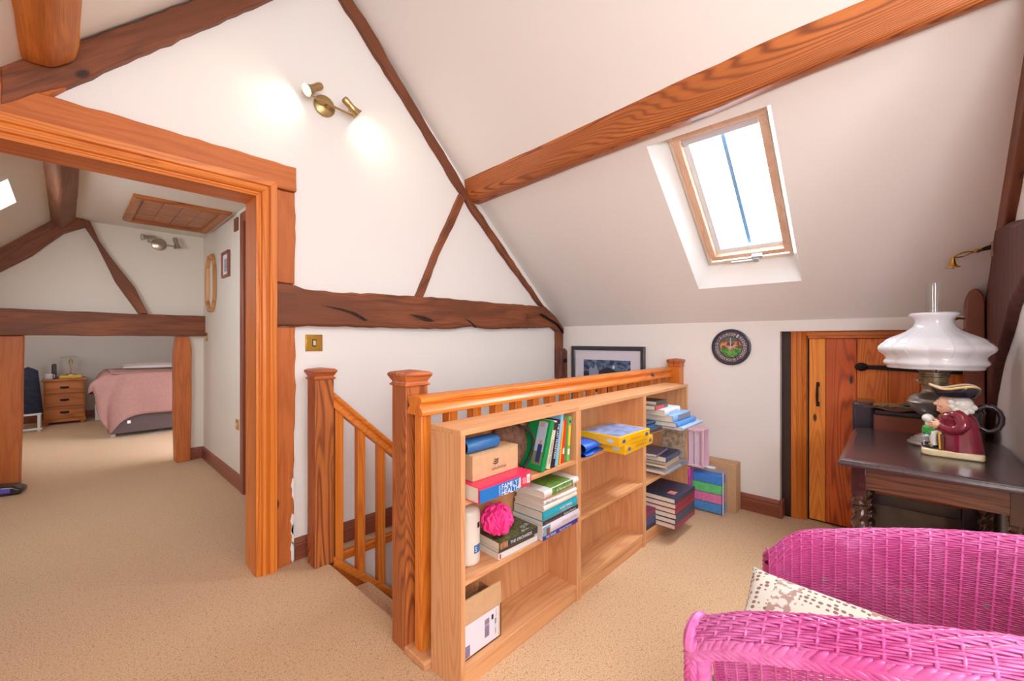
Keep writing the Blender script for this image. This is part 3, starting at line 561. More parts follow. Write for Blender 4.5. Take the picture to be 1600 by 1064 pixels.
# left bookcase, middle shelf
bt_ = thing('pump_bottle', 'cream white plastic bottle with a blue label panel, at the left of the shelf', 'bottle', (1.022,1.178,S2))
MB().lathe([(.0,0),(.038,0),(.043,.004),(.044,.012),(.044,.178),(.042,.192),(.034,.203),(.016,.209),(.0,.21)],40).build('body', plain('bottle_cream',(226,216,204),.35,coat=.3), bt_, angle=60)
m = MB(); m.grid(10,2,lambda u,v:(.0446*math.cos(R(-102+44*u)),.0446*math.sin(R(-102+44*u)),.045+.03*v)).build('label_panel', plain('label_blue',(52,112,176),.4), bt_)
m = MB(); m.grid(6,2,lambda u,v:(.0446*math.cos(R(-82+22*u)),.0446*math.sin(R(-82+22*u)),.135+.02*v)).build('label_mark', m_black, bt_)
text('S', None, (.0452*math.cos(R(-92)),.0452*math.sin(R(-92)),.06),(math.sin(R(92)),math.cos(R(92)),0),(0,0,1),m_wprint,bt_,width=.008,height=.018)
pf = thing('bath_puff', 'bright pink net bath puff on top of the small pile of garden books', 'bath puff', (1.142,1.145,.441))
pinkm = plain('pink_net',(248,60,150),.6,sss=.2); random.seed(11)
MB().ball((0,0,.062),(.058,.052,.058),24,16).build('core', plain('pink_core',(236,34,122),.8), pf)
m = MB()
for i in range(130):
    th = math.acos(random.uniform(-.95,.98)); ph = random.uniform(0,6.28); n_ = Vector((math.sin(th)*math.cos(ph),math.sin(th)*math.sin(ph),math.cos(th))); tg = n_.cross(Vector((random.random(),random.random(),.3))).normalized(); tg2 = n_.cross(tg)
    dz = Vector((0,0,-1)); tg = (dz - n_*dz.dot(n_)); tg = (tg.normalized() if tg.length > .2 else tg2); bn = n_.cross(tg); L_ = random.uniform(.025,.05); am = random.uniform(.004,.011); ctr = Vector((0,0,.064))+n_*.056
    A = []
    for a in range(9):
        s_ = a/8-.5; A.append([ctr+tg*(s_*L_)+n_*(am*math.cos(s_*math.pi)-(s_*L_)**2*8)+bn*(.004*math.sin(7*s_+i)+wv*.006) + n_*(-abs(wv)*.006) for wv in (-1,0,1)])
    m.add([tuple(p) for r_ in A for p in r_],[(a*3+b,a*3+b+1,a*3+b+4,a*3+b+3) for a in range(8) for b in range(2)])
tag(m.build('net_ruffles', pinkm, pf, weld=False), kind='stuff')
y0 = 1.089
def lying(label, x0, x1, z0, z1, dep, c, y=None, rz=0, **k): return book(label, x1-x0, dep, z1-z0-.0005, c, ((x0+x1)/2, (y or y0)+dep/2+.006, z0), (0,0,R(rz)), **k)
o1 = lying('white paperback at the bottom of the small pile under the puff', 1.106,1.325,.3755,.398,.135,(222,220,222),rz=-2,hard=False); patch(o1,'spine_mark',-.105,-.098,.003,.019,plain('red_mark',(200,60,60),.5),-.069)
lying('dark brown thin book beneath the orchard book', 1.11,1.305,.3985,.412,.135,(74,62,52),rz=-3,hard=False)
o3 = lying('dark garden book with leafy cover, directly under the pink puff', 1.106,1.318,.4125,.440,.14,plain('leafy_cover',(96,104,62),.4,coat=.1,noise=.6,bscale=60),y=1.083,rz=-3,hard=False)
patch(o3,'spine_band',-.06,.105,.002,.024,plain('dark_band2',(52,52,56),.5),-.0712); spine_text(o3,'THE ORCHARDS',.01,.013,.12,.012,y=-.002,d=.14); patch(o3,'spine_picture',-.1,-.062,.002,.024,plain('fruit_picture',(190,130,90),.5,noise=.5,bscale=120),-.0712)
text('OUR',None,(.07,-.03,.0275),(1,.2,0),(-.2,1,0),m_wprint,o3,width=.05,height=.018); text('ALL',None,(.045,-.055,.0275),(1,.2,0),(-.2,1,0),m_wprint,o3,width=.045,height=.016)
y0 = 1.062
s1_ = lying('blue paperback at the bottom of the tall pile', 1.33,1.582,.3755,.395,.165,(46,42,148),hard=False); spine_text(s1_,'THE WIVES',-.075,.010,.07,.011,y=-.002,d=.165); spine_text(s1_,'Nicholas Mortimer',.03,.010,.09,.009,y=-.002,d=.165)
s2_ = lying('thick white hardback with a portrait on its spine, second from the bottom', 1.325,1.590,.3955,.437,.165,(220,210,220)); patch(s2_,'spine_picture',-.13,-.085,.002,.038,plain('sky_picture',(120,168,188),.5),-.165/2-.0066); patch(s2_,'portrait',-.112,-.092,.002,.03,plain('portrait_tone',(150,74,60),.5,noise=.4,bscale=90),-.165/2-.0075)
spine_text(s2_,'Winter Garden',.05,.024,.11,.016,plain('pale_print',(186,168,188),.5),y=-.0075,d=.165)
s3_ = lying('black paperback with small red and white lettering', 1.33,1.585,.4375,.455,.17,(50,48,58),hard=False); spine_text(s3_,'Barbara Hewson',.06,.009,.09,.008,y=-.002,d=.17); spine_text(s3_,'The Long Road',-.06,.007,.11,.006,plain('red_print',(200,120,110),.5),y=-.002,d=.17)
s4_ = lying('turquoise hardback in the middle of the tall pile', 1.328,1.572,.4555,.496,.165,(38,160,182)); spine_text(s4_,'ANNE TEMPLE',.03,.026,.09,.011,y=-.0082,d=.165); spine_text(s4_,'A Life in Letters',.035,.013,.07,.006,y=-.0078,d=.165)
lying('cream hardback above the turquoise one', 1.328,1.57,.4965,.520,.16,(232,222,206),rz=1)
s6_ = lying('white hardback with grey script lettering', 1.335,1.565,.5205,.540,.155,(226,222,222),rz=-1); spine_text(s6_,'Miss Read',-.07,.010,.07,.010,plain('grey_print',(110,110,130),.5),y=-.0075,d=.155)
lying('thin tan book just below the topmost one', 1.332,1.56,.5405,.552,.16,(204,160,120),hard=False)
s8_ = lying('white hardback with green meadow jacket, topmost of the tall pile', 1.325,1.585,.5525,.581,.16,(228,220,220),rz=2)
patch(s8_,'spine_picture',-.075,.08,.0,.0278,plain('meadow',(112,160,66),.4,coat=.2,noise=.4,bscale=50),-.16/2-.0066); MB().box(-.075,.08,-.076,.06,.0276,.0284).build('jacket_picture', plain('meadow',(112,160,66),.4,coat=.2,noise=.4,bscale=50), s8_)
spine_text(s8_,'A Farmer\'s Life',.01,.014,.115,.013,y=-.0076,d=.16)
# open carton at the bottom left
oc = thing('shipping_carton', 'open brown carton with a white address label, on the bottom shelf', 'box', (1.03,1.11,S3))
m = MB(); m.box(-.098,.098,0,.004,0,.128); m.box(-.098,.098,.126,.13,0,.128); m.box(.094,.098,0,.13,0,.128); m.box(-.098,-.094,0,.13,0,.128); m.box(-.098,.098,0,.13,0,.004); m.build('carton', card, oc)
MB().prism([(-.098,.128),(.098,.128),(.092,.212),(-.098,.215)], -.003, .001).build('front_flap', card, oc)
MB().prism([(.004,.128),(.126,.128),(.12,.16),(.01,.16)], .095, .099, 'x').build('side_flap', card, oc)
lab = MB().box(-.094,.084,-.0012,0,.008,.122).build('address_label', plain('label_white',(224,220,232),.5), oc)
pb = plain('print_purple',(110,86,120),.6); random.seed(4)
for (lx, lz) in ((-.072,.03),(.022,.055),(.022,.100)):
    m = MB(); q = 0
    while q < .04 if lz < .09 else q < .02:
        b_ = random.uniform(.0012,.0035); m.box(lx-.01,lx+.012,-.0018,-.001,lz-.02+q,lz-.02+q+b_); q += b_+random.uniform(.001,.002)
    m.build('barcode', pb, oc)
text('48',None,(.066,-.0016,.072),(0,0,1),(-1,0,0),m_black,oc,width=.022,height=.010); text('Express',None,(.07,-.0016,.103),(0,0,1),(-1,0,0),pb,oc,width=.026,height=.006); text('online',None,(.066,-.0016,.035),(0,0,1),(-1,0,0),m_black,oc,width=.025,height=.006)
MB().box(.046,.056,-.0016,-.001,.085,.103).build('label_mark', m_black, oc)

# middle bookcase
yel = plain('puzzle_yellow',(240,184,20),.4,coat=.2)
def puzzle(label, x, y, z, w, d, h, rz, top, tname):
    t = thing('puzzle_box', label, 'puzzle box', (x,y,z), (0,0,R(rz)), 'yellow puzzle boxes on the middle bookcase')
    MB().box(-w/2+.002,w/2-.002,-d/2+.002,d/2-.002,0,h*.5).build('tray', yel, t, bevel=.002); MB().box(-w/2,w/2,-d/2,d/2,h*.35,h).build('lid', yel, t, bevel=.002)
    MB().box(-w/2+.012,w/2-.012,-d/2+.01,d/2-.01,h,h+.0006).build('cover_picture', top, t)
    for (cx, cy, ex, ey) in ((-w/2+.04,-d/2-.0004,(1,0,0),(0,0,1)),(w/2-.035,-d/2-.0004,(1,0,0),(0,0,1))):
        m = MB().lathe([(0,0),(.012,0),(.012,.0008),(0,.0008)],20); o = m.build('oval_badge', plain('badge_blue',(70,96,160),.4), t); o.matrix_local = Matrix.Translation((cx,cy,h*.5)) @ Matrix.Rotation(R(90),4,'X') @ Matrix.Diagonal((1.25,.75,1,1))
    o = MB().lathe([(0,0),(.016,0),(.016,.0008),(0,.0008)],20).build('oval_badge', plain('badge_pale',(190,204,224),.4), t); o.matrix_local = Matrix.Translation((-w/2-.0006,-d/2+.05,h*.5)) @ Matrix.Rotation(R(90),4,'Y') @ Matrix.Diagonal((.6,1.2,1,1))
    text(tname,None,(.0,-d/2-.001,h*.5),(1,0,0),(0,0,1),plain('print_orange',(206,120,40),.5),t,width=.1,height=.012); return t
puzzle('lower yellow puzzle box jutting out over the shelf edge', 1.972, 1.075, S1+.001, .315, .235, .045, 1, plain('puzzle_yellow',(240,184,20),.4,coat=.2), 'JIGSAW')
ptop = plain('puzzle_picture',(150,180,232),.3,coat=.3,noise=.45,bscale=22)
puzzle('upper yellow puzzle box with a blue picture lid', 1.915, 1.068, S1+.047, .30, .235, .047, -2, ptop, 'JIGSAW')
bg_ = thing('folded_bag', 'folded royal blue fabric bag beside the puzzle boxes', 'bag', (1.728,1.142,S1))
blu = plain('royal_blue',(16,92,206),.45,coat=.1)
def bagf(z0, z1, k, x1):
    def f(u, v):
        a = 2*math.pi*u; x = -.092+(x1+.092)*v; wz = (z1-z0)/2*(1-.25*v)*(1+.1*math.sin(5*v+k)); return (x, .082*math.copysign(abs(math.cos(a))**.5,math.cos(a))*(1-.12*v)-.006*math.sin(4*v), z0+(z1-z0)/2+wz*math.sin(a)*.98+.003*math.sin(9*v+k)*math.cos(a)-.0*v)
    return f
MB().grid(28,16,bagf(.001,.024,0,.10),cu=True).build('lower_fold', blu, bg_, angle=80); MB().grid(28,16,bagf(.022,.068,1.5,.105),cu=True).build('upper_fold', blu, bg_, angle=80)

# right bookcase
Z1 = .654
def bk(label, x, y, z, w, d, h, c, rz=0, **k): return book(label, w, d, h-.0006, c, (x,y,z), (0,0,R(rz)), **k)
bk('pale blue large thin book at the bottom of the jutting pile', 2.700,1.085,Z1,.345,.255,.020,(166,194,226),0)
bk('bright blue large book second in the jutting pile', 2.660,1.100,Z1+.02,.315,.24,.029,(76,146,214),0)
t_ = bk('thick pale blue hardback with a grey panel, in the middle of the jutting pile', 2.640,1.115,Z1+.049,.285,.225,.040,(140,184,228),0); patch(t_,'spine_panel',-.07,.13,.003,.036,plain('grey_panel',(130,132,156),.4),-.225/2-.0068)
t_ = bk('white hardback with pale lettering above the thick blue one', 2.580,1.135,Z1+.089,.235,.195,.036,(226,230,238),0); spine_text(t_,'AN EDUCATION',0,.018,.13,.012,plain('pale_print2',(150,168,190),.5),y=-.0078,d=.195)
t_ = bk('red and dark paperback near the top of the right hand pile', 2.510,1.155,Z1+.125,.19,.16,.024,(96,78,74),0,hard=False); patch(t_,'spine_label',-.09,.03,.002,.021,plain('red_label',(204,66,74),.5),-.082)
bk('cream paperback with black spine, topmost of the right hand pile', 2.545,1.165,Z1+.149,.155,.15,.02,(74,66,60),0,hard=False)
bk('dark navy slab book at the front left of the upper right shelf', 2.405,1.145,Z1,.165,.15,.025,(56,66,84),-4)
bk('small blue book between two dark ones', 2.378,1.150,Z1+.025,.11,.13,.018,(38,112,170),-4,hard=False)
bk('small dark blue book on top of the little pile', 2.378,1.150,Z1+.043,.115,.13,.02,(52,60,92),-3)
Z2 = .363
bk('grey blue magazine at the bottom of the lower right pile', 2.735,1.14,Z2,.34,.17,.014,(138,160,186),0,hard=False)
bk('pale grey large book on the magazine', 2.62,1.135,Z2+.014,.26,.175,.016,(196,196,204),0,hard=False)
bk('silver grey catalogue with dark corner', 2.70,1.14,Z2+.030,.26,.165,.020,(150,152,160),-2,hard=False)
bk('beige paperback with an orange edge, in the lower right pile', 2.63,1.14,Z2+.050,.25,.16,.013,(226,188,140),1,hard=False)
bk('cream paperback beneath the dark blue hardback', 2.64,1.14,Z2+.063,.22,.155,.026,(208,202,190),2,hard=False)
t_ = bk('dark blue hardback with pale lettering, upper part of the lower right pile', 2.61,1.13,Z2+.089,.235,.17,.034,(66,76,116),2); spine_text(t_,'Tales of the Coast',.0,.017,.12,.012,plain('pale_print2',(150,168,190),.5),y=-.0078,d=.17)
bk('flat purple grey book topping the lower right pile', 2.55,1.16,Z2+.123,.21,.14,.018,(104,98,128),6)
t_ = tag(MB().box(2.90,2.946,1.09,1.25,Z2,Z2+.255).build('magazine_file', plain('magazine_print',(206,186,160),.5,noise=.5,bscale=30), bevel=.002), 'pale printed magazine standing against the right side panel', 'magazine')
Z3 = .077
alb = ((54,60,82),(150,36,60),(156,40,66),(60,66,92),(58,60,90),(146,42,78))
nm_ = ('navy photo album with a small pink picture, topmost of the albums','red photo album second from the top','red photo album third from the top','navy photo album below the red ones','navy photo album just above the lowest','wine red photo album at the bottom of the jutting pile')
for i in range(6):
    z = Z3+.155-.0305*(i) ; t_ = bk(nm_[i], 2.605, 1.085, z, .315, .24, .0295, alb[i], (-.6,.5,0,1.2,.3,-.5)[i], group='photo albums on the bottom shelf', name='photo_album', round_spine=False)
    if i == 0: MB().box(-.085,-.03,-.085,-.04,.0290,.0296).build('cover_picture', plain('pink_picture',(226,128,116),.5), t_)
for i,(c,l) in enumerate((((40,44,58),'black album at the bottom left of the lowest shelf'),((52,66,120),'dark blue album second in the small left pile'),((60,70,110),'slim navy album with blue edge under the wine one'),((128,34,76),'wine red album on top of the small left pile'))):
    bk(l, 2.395-.003*i, 1.155, Z3+.026*i, .15, .135, .0255, c, -2+i, name='photo_album', round_spine=False)
# boxes standing between bookcase and wall
flat = thing('flat_carton', 'flat tall brown cardboard carton standing against the right wall', 'box', (3.215,.96,0))
MB().box(-.06,.055,-.135,.15,0,.338).build('carton', card, flat, bevel=.003); MB().box(-.01,.006,-.136,.151,.338,.3385).build('tape', plain('tape_tan',(190,140,100),.3), flat)
cr = thing('craft_case', 'clear storage case with blue, green and pink layers, on the floor', 'storage box', (3.09,.985,0))
clear, nt, bs = base('clear_plastic'); bs.inputs['Base Color'].default_value = lin((206,214,240)); bs.inputs['Roughness'].default_value = .25; bs.inputs['Alpha'].default_value = .10
MB().box(-.05,.05,-.112,.112,0,.305).build('shell', clear, cr, bevel=.012)
for i,(c) in enumerate(((40,150,230),(240,120,184),(90,228,120),(10,140,246))): MB().box(-.042,.042,-.098,.098,.008+.066*i,.07+.066*i).build('inner_tray', plain('tray_%d'%i,c,.5,noise=.2,bscale=60), cr, bevel=.004)
MB().box(-.03,.0,-.05,.03,.305,.318).build('handle', plain('handle_white',(232,232,240),.4), cr, bevel=.004)
MB().box(-.056,-.05,-.115,-.108,.01,.3).build('edge', plain('edge_pale',(196,200,236),.4), cr)
mg = thing('magenta_case', 'narrow magenta plastic case behind the layered craft case', 'storage box', (2.998,1.13,0)); MB().box(-.028,.035,-.06,.07,0,.30).build('shell', plain('magenta_plastic',(206,70,170),.3,noise=.3,bscale=40), mg, bevel=.006)
MB().box(-.02,.03,-.05,.06,.30,.306).build('lid', plain('pale_pink_plastic',(238,200,222),.3), mg, bevel=.002)
pc = thing('pink_crate', 'empty pale pink plastic crate standing on end above the craft cases', 'crate', (3.06,1.06,.3185))
pk = plain('crate_pink',(236,196,216),.35,sss=.1)
m = MB().box(-.075,.06,-.07,.10,0,.008).box(-.075,.06,-.07,.10,.252,.26).box(.052,.06,-.07,.10,0,.26).box(-.075,.06,.092,.10,0,.26); m.build('shell', pk, pc, bevel=.003)
for y in (-.06,-.02,.02,.06): MB().box(-.07,-.062,y,y+.008,.008,.252).build('rib', pk, pc, bevel=.002)
MB().box(-.079,-.072,-.075,.103,.0,.016).build('rim', pk, pc, bevel=.003); MB().box(-.079,-.072,-.075,.103,.246,.264).build('rim', pk, pc, bevel=.003)
MB().box(-.079,-.072,-.078,-.062,.0,.264).build('rim', pk, pc, bevel=.003); MB().box(-.06,-.052,-.062,.092,.01,.25).build('base_panel', plain('crate_lilac',(224,206,226),.35), pc)

# ---------------------------------------------------------------- wall fittings
def sconce(label, x, y, z, left_aim, right_aim, lit, k=1.0):
    t = thing('spotlight_bar', label, 'wall light', (x,y,z), group='twin spotlight bars on the walls')
    mt = brass if lit else nickel
    pl = MB().lathe([(0,0),(.048*k,0),(.05*k,.004),(.05*k,.016),(.046*k,.02),(.0,.024)],36).build('backplate', mt, t, angle=40); pl.matrix_local = Matrix.Rotation(R(90),4,'X')
    MB().tube([(0,-.02,0),(0,-.05,0)],.008,12).build('stem', mt, t)
    MB().tube([(-.078*k,-.05,.006),(.128*k,-.05,-.012)],.0062,10).build('bar', mt, t)
    for side, (hx, hz), aim in ((-1,(-.07*k,.006),left_aim),(1,(.105*k,-.01),right_aim)):
        d = Vector(aim).normalized(); c = Vector((hx,-.075,hz+.035)); q = d.to_track_quat('Z','X').to_matrix().to_4x4()
        MB().tube([(hx,-.05,hz),(c.x,c.y+.01,c.z-.01)],.005,8).build('arm', mt, t)
        prof = [(0,-.045),(.014,-.043),(.0175,-.034),(.017,-.01),(.0155,.005),(.019,.024),(.0275,.046),(.0255,.046),(.0175,.024),(.0145,.01),(.0,.01)]
        h = MB().lathe(prof,28,cap=False).build('lamp_head', mt, t, angle=50); h.matrix_local = Matrix.Translation(c) @ q @ Matrix.Scale(k,4)
        b = MB().lathe([(0,.030),(.012,.030),(.020,.034),(.0235,.040),(.0,.0425)],24).build('bulb', plain('bulb_lit',(255,236,204),.4,emit=26) if lit else plain('bulb_off',(210,206,196),.2), h)
        if lit:
            l = bpy.data.lights.new('spot','SPOT'); l.energy = 2.2; l.spot_size = R(118); l.spot_blend = 1.0; l.color = (1.0,.80,.56); l.shadow_soft_size = .03
            so = bpy.data.objects.new('spot', l); col.objects.link(so); so.parent = t; so.location = c + d*.052; so.rotation_euler = d.to_track_quat('-Z','Y').to_euler()
    return t
sconce('lit brass twin spotlight on the white gable wall', 1.005, YA, 2.545, (-.76,-.10,-.58), (.78,-.02,-.56), True, 1.18)
sconce('unlit grey twin spotlight on the far wall of the hall', .60, 5.22, 2.125, (-.8,-.2,-.1), (.2,-.1,-.9), False, 1.15)
sw = thing('light_switch', 'square brass light switch on the white wall by the doorway', 'light switch', (.95,YA,1.186))
MB().box(-.047,.047,-.006,0,-.047,.047).build('plate', brassy, sw, bevel=.003); MB().box(-.011,.011,-.008,-.004,-.02,.02).build('surround', plain('switch_dark',(80,66,40),.4,.6), sw, bevel=.001)
r_ = MB().box(-.007,.007,-.012,-.006,-.014,.014).build('rocker', plain('rocker_ivory',(226,214,180),.3), sw, bevel=.002)
for sx in (-.034,.034): MB().lathe([(0,0),(.003,0),(.002,.001),(0,.0012)],10).build('screw', brass, sw).matrix_local = Matrix.Translation((sx,-.006,0)) @ Matrix.Rotation(R(90),4,'X')
for y,z,nm,lb in ((5.06,1.235,'light_switch','small brass switch on the hall wall beside the tie beam end'),(3.96,.512,'wall_socket','low brass socket on the right hall wall above the skirting')):
    s_ = thing(nm, lb, 'switch', (.95,y,z)); MB().box(-.006,0,-.04,.04,-.042,.042).build('plate', brassy, s_, bevel=.002); MB().box(-.009,-.005,-.01,.01,-.012,.012).build('rocker', plain('rocker_ivory',(226,214,180),.3), s_, bevel=.001)
s_ = thing('wooden_block', 'small brown wooden plaque high on the hall wall by the door casing', 'plaque', (.95,3.98,2.155)); MB().box(-.012,0,-.05,.05,-.055,.05).build('block', oldbeam('z'), s_, bevel=.003)
# octagonal mirror and small frame on the hall wall
def wall_frame(t, outline, prof, mt, name='frame'):
    moulding(m := MB(), outline, prof, lambda u,v,d: (-d,u,v), closed=True); return m.build(name, mt, t, bevel=.001)
mi = thing('wall_mirror', 'tall octagonal pine framed mirror on the hall wall', 'mirror', (.95,4.81,1.48))
oc8 = [(-.15,.13),(-.15,.41),(-.07,.54),(.1,.54),(.19,.44),(.19,.10),(.1,0),(-.07,0)]
wall_frame(mi, oc8, [(0,.004),(0,.026),(-.012,.03),(-.03,.022),(-.036,.01),(-.036,.004)], wood('mirror_pine',(214,156,96),(170,106,56),'z',rings=5,knot=0))
MB().prism([(y*.86+.003,(z-.27)*.9+.27) for y,z in oc8], -.010, -.004, 'x').build('mirror_glass', plain('mirror_glass',(236,236,230),.04,1.0), mi)
mi.location.z = 1.478
p2 = thing('picture_frame', 'small brown framed picture right of the octagonal mirror', 'picture', (.95,4.29,1.752))
wall_frame(p2, [(-.11,0),(-.11,.225),(.12,.225),(.12,0)], [(0,.002),(0,.02),(-.02,.022),(-.026,.008),(-.026,.002)], skirtw('z'))
MB().box(-.01,-.004,-.09,.10,.02,.205).build('mount', m_white, p2); MB().box(-.012,-.0095,-.04,.045,.05,.16).build('print', plain('print_bluegrey',(168,180,196),.5,noise=.4,bscale=30), p2)
# framed print on the clock wall
pp = thing('framed_print', 'black framed moonlit landscape print behind the handrail', 'picture', (XC,1.91,.60)); blk = plain('frame_black',(52,48,60),.4,coat=.2)
fo = [(.365,0),(.365,.548),(-.365,.548),(-.365,0)]
wall_frame(pp, fo, [(0,.002),(0,.026),(.006,.03),(.03,.03),(.036,.024),(.036,.002)], blk)
MB().box(-.014,-.004,-.335,.335,.03,.52).build('mount', plain('mount_white',(222,218,232),.5), pp)
def nightsky():
    m, nt, bs = base('moonlit_print'); co = coords(nt)
    nz = N(nt,'ShaderNodeTexNoise',i_Scale=9.0,i_Detail=5.0,i_Distortion=.8); mp = N(nt,'ShaderNodeMapping'); mp.inputs['Scale'].default_value = (1,1,2); L(nt,co,mp.inputs[0]); L(nt,mp.outputs[0],nz.inputs['Vector'])
    c = mixc(nt, smooth(nt,nz.outputs[0],.38,.68), lin((40,52,86)), lin((120,150,186))); L(nt,c,bs.inputs['Base Color']); bs.inputs['Roughness'].default_value = .4; return m
MB().box(-.0155,-.0135,-.235,.235,.13,.425).build('print', nightsky(), pp)
MB().prism([(-.235,.13),(-.235,.345),(-.16,.335),(-.10,.33),(-.03,.362),(.02,.35),(.05,.335),(.11,.325),(.235,.31),(.235,.13)], -.0165, -.0155, 'x').build('print_hills', plain('print_hills',(38,38,58),.5), pp)
m = MB(); m.prism([(.075,.2),(.075,.335),(.088,.335),(.092,.362),(.098,.366),(.105,.415),(.112,.366),(.118,.36),(.12,.345),(.145,.35),(.152,.375),(.159,.352),(.175,.35),(.175,.2)], -.0172, -.0166, 'x').build('print_house', plain('print_pale',(150,156,186),.5), pp)
MB().add([(-.0172,-.075+.012*math.cos(2*math.pi*i/16),.365+.016*math.sin(2*math.pi*i/16)) for i in range(16)],[tuple(range(16))]).build('print_moon', plain('print_moon',(206,226,232),.5), pp)
# clock
ck = thing('wall_clock', 'round dark clock with pale numerals and a green painted centre', 'clock', (XC,.892,1.152))
RX90 = Matrix.Rotation(R(-90),4,'Y')
MB().lathe([(0,0),(.126,0),(.131,.006),(.13,.014),(.122,.018),(.118,.014),(0,.014)],64).build('dial', plain('clock_dark',(58,54,72),.35,coat=.3), ck).matrix_local = RX90
def discm(r, x, name, mt, y=0, z=0, n=32): return MB().add([(x,y+r*math.cos(2*math.pi*i/n),z+r*math.sin(2*math.pi*i/n)) for i in range(n)],[tuple(range(n))]).build(name, mt, ck)
def clockscene():
    m, nt, bs = base('clock_scene'); t = N(nt,'ShaderNodeTexCoord'); sp = N(nt,'ShaderNodeSeparateXYZ'); L(nt,t.outputs['Object'],sp.inputs[0])
    nz = N(nt,'ShaderNodeTexNoise',i_Scale=42.0,i_Detail=3.0); L(nt,t.outputs['Object'],nz.inputs['Vector'])
    g_ = mixc(nt, smooth(nt,nz.outputs[0],.4,.6), lin((62,120,56)), lin((112,170,84)))
    bl = mixc(nt, smooth(nt,nz.outputs[0],.42,.58), lin((110,64,50)), lin((214,150,112)))
    zz = mth(nt,'ADD',sp.outputs[2],mth(nt,'MULTIPLY',mth(nt,'SUBTRACT',nz.outputs[0],.5),.09))
    c = mixc(nt, smooth(nt,zz,-.02,.0), g_, bl); c = mixc(nt, smooth(nt,zz,.035,.05), c, lin((96,104,100))); L(nt,c,bs.inputs['Base Color']); bs.inputs['Roughness'].default_value = .4; return m
discm(.073, -.0148, 'painted_scene', clockscene(), n=48)
pn = plain('clock_pale',(206,202,214),.4)
for i, nu in enumerate(('XII','I','II','III','IIII','V','VI','VII','VIII','IX','X','XI')):
    a = math.pi/2 - i*math.pi/6; ry, rz_ = -math.cos(a), math.sin(a)       # seen from -x, +y is to the left
    text(nu, None, (-.0150,.092*ry,.092*rz_), (0,-math.cos(a-math.pi/2),math.sin(a-math.pi/2)), (0,ry,rz_), pn, ck, name='numeral', width=.006+.006*min(3,len(nu)), height=.026)
    a2_ = a - math.pi/12; ry, rz_ = -math.cos(a2_), math.sin(a2_)
    m = MB(); m.tube([(-.0155,.093*ry+.0125*math.cos(b)*(1+.18*math.cos(5*b)),.093*rz_+.0125*math.sin(b)*(1+.18*math.cos(5*b))) for b in [2*math.pi*q/30 for q in range(30)]],.0009,5,closed=True).build('scroll', pn, ck)
    discm(.006,-.0152,'flower',plain('flower_cream',(222,186,140),.5),.093*ry,.093*rz_,10)
MB().prism([(-.003,-.01),(.003,-.01),(.0015,.068),(-.0015,.068)],-.019,-.017,'x').build('minute_hand', pn, ck)
o = MB().prism([(-.004,-.01),(.004,-.01),(.002,.05),(-.002,.05)],-.021,-.019,'x').build('hour_hand', pn, ck); o.rotation_euler = (R(75),0,0)
# loft hatch in the hall ceiling
lh = thing('loft_hatch', 'recessed orange pine loft hatch in the hall ceiling', 'hatch', (.62,4.43,2.25))
mtH = wood('hatch_pine',(192,116,60),(132,64,26),'x',rings=9,knot=.3)
m = MB(); moulding(m, [(-.30,-.44),(.30,-.44),(.30,.44),(-.30,.44)], [(0,0),(0,-.014),(.02,-.03),(.05,-.026),(.06,-.016),(.065,.0)], lambda u,v,d: (u,v,d), closed=True); m.build('architrave', mtH, lh, bevel=.001)
for i in range(4): MB().box(-.235+.1175*i+.0015,-.235+.1175*(i+1)-.0015,-.375,.375,-.006,-.002).build('plank', mtH, lh, bevel=.001)

# ---------------------------------------------------------------- brass arms by the corner timber
def gasarm(label, loc, d, bell=True):
    t = thing('bracket_arm', label, 'wall bracket', loc); d = Vector(d)
    MB().box(-.012,.012,-.008,.004,-.045,.045).build('backplate', plain('plate_tan',(176,140,120),.5), t, bevel=.003)
    MB().tube([(0,0,0),tuple(d*.25)],[.012,.007],10).build('socket', iron, t); MB().tube([tuple(d*.2),tuple(d*.35),tuple(d*.45)],[.006,.009,.006],10).build('nozzle', brassy, t)
    n = Vector((0,0,1)); s_ = [tuple(d*(.45+.55*i/24)+n*(.010*math.sin(math.pi*i/24))) for i in range(25)]; q = [tuple(d*(.45+.55*i/24)-n*(.004*math.sin(math.pi*i/24))+Vector((.03*math.sin(math.pi*i/24),0,0))) for i in range(25)]
    MB().tube(s_,.0032,8).tube(q,.0032,8).build('loop', brassy, t)
    if bell: MB().lathe([(.006,.0),(.008,-.012),(.011,-.03),(.016,-.04),(.026,-.046),(.026,-.049),(.004,-.049),(.0,-.056)],24,tuple(d*1.0)).build('bell_cup', brassy, t)
    return t
gasarm('brass looped arm with a bell shaped cup, high on the dark corner timber', (2.93,-.315,1.635), (-.02,.125,-.035))
t = thing('bracket_arm', 'twisted brass rod behind the lamp glass, fixed to the reddish post', 'wall bracket', (3.11,-.245,1.31))
MB().tube([(0,0,0),(-.02,.03,.004),(-.06,.10,-.004),(-.12,.18,-.01)],[.004,.006,.004,.003],8).build('rod', brassy, t)
for k in (.25,.45,.65): MB().ball((-.06*k*1.4,.10*k*1.3,0),(.008,.008,.007),10,6).build('knop', brassy, t)

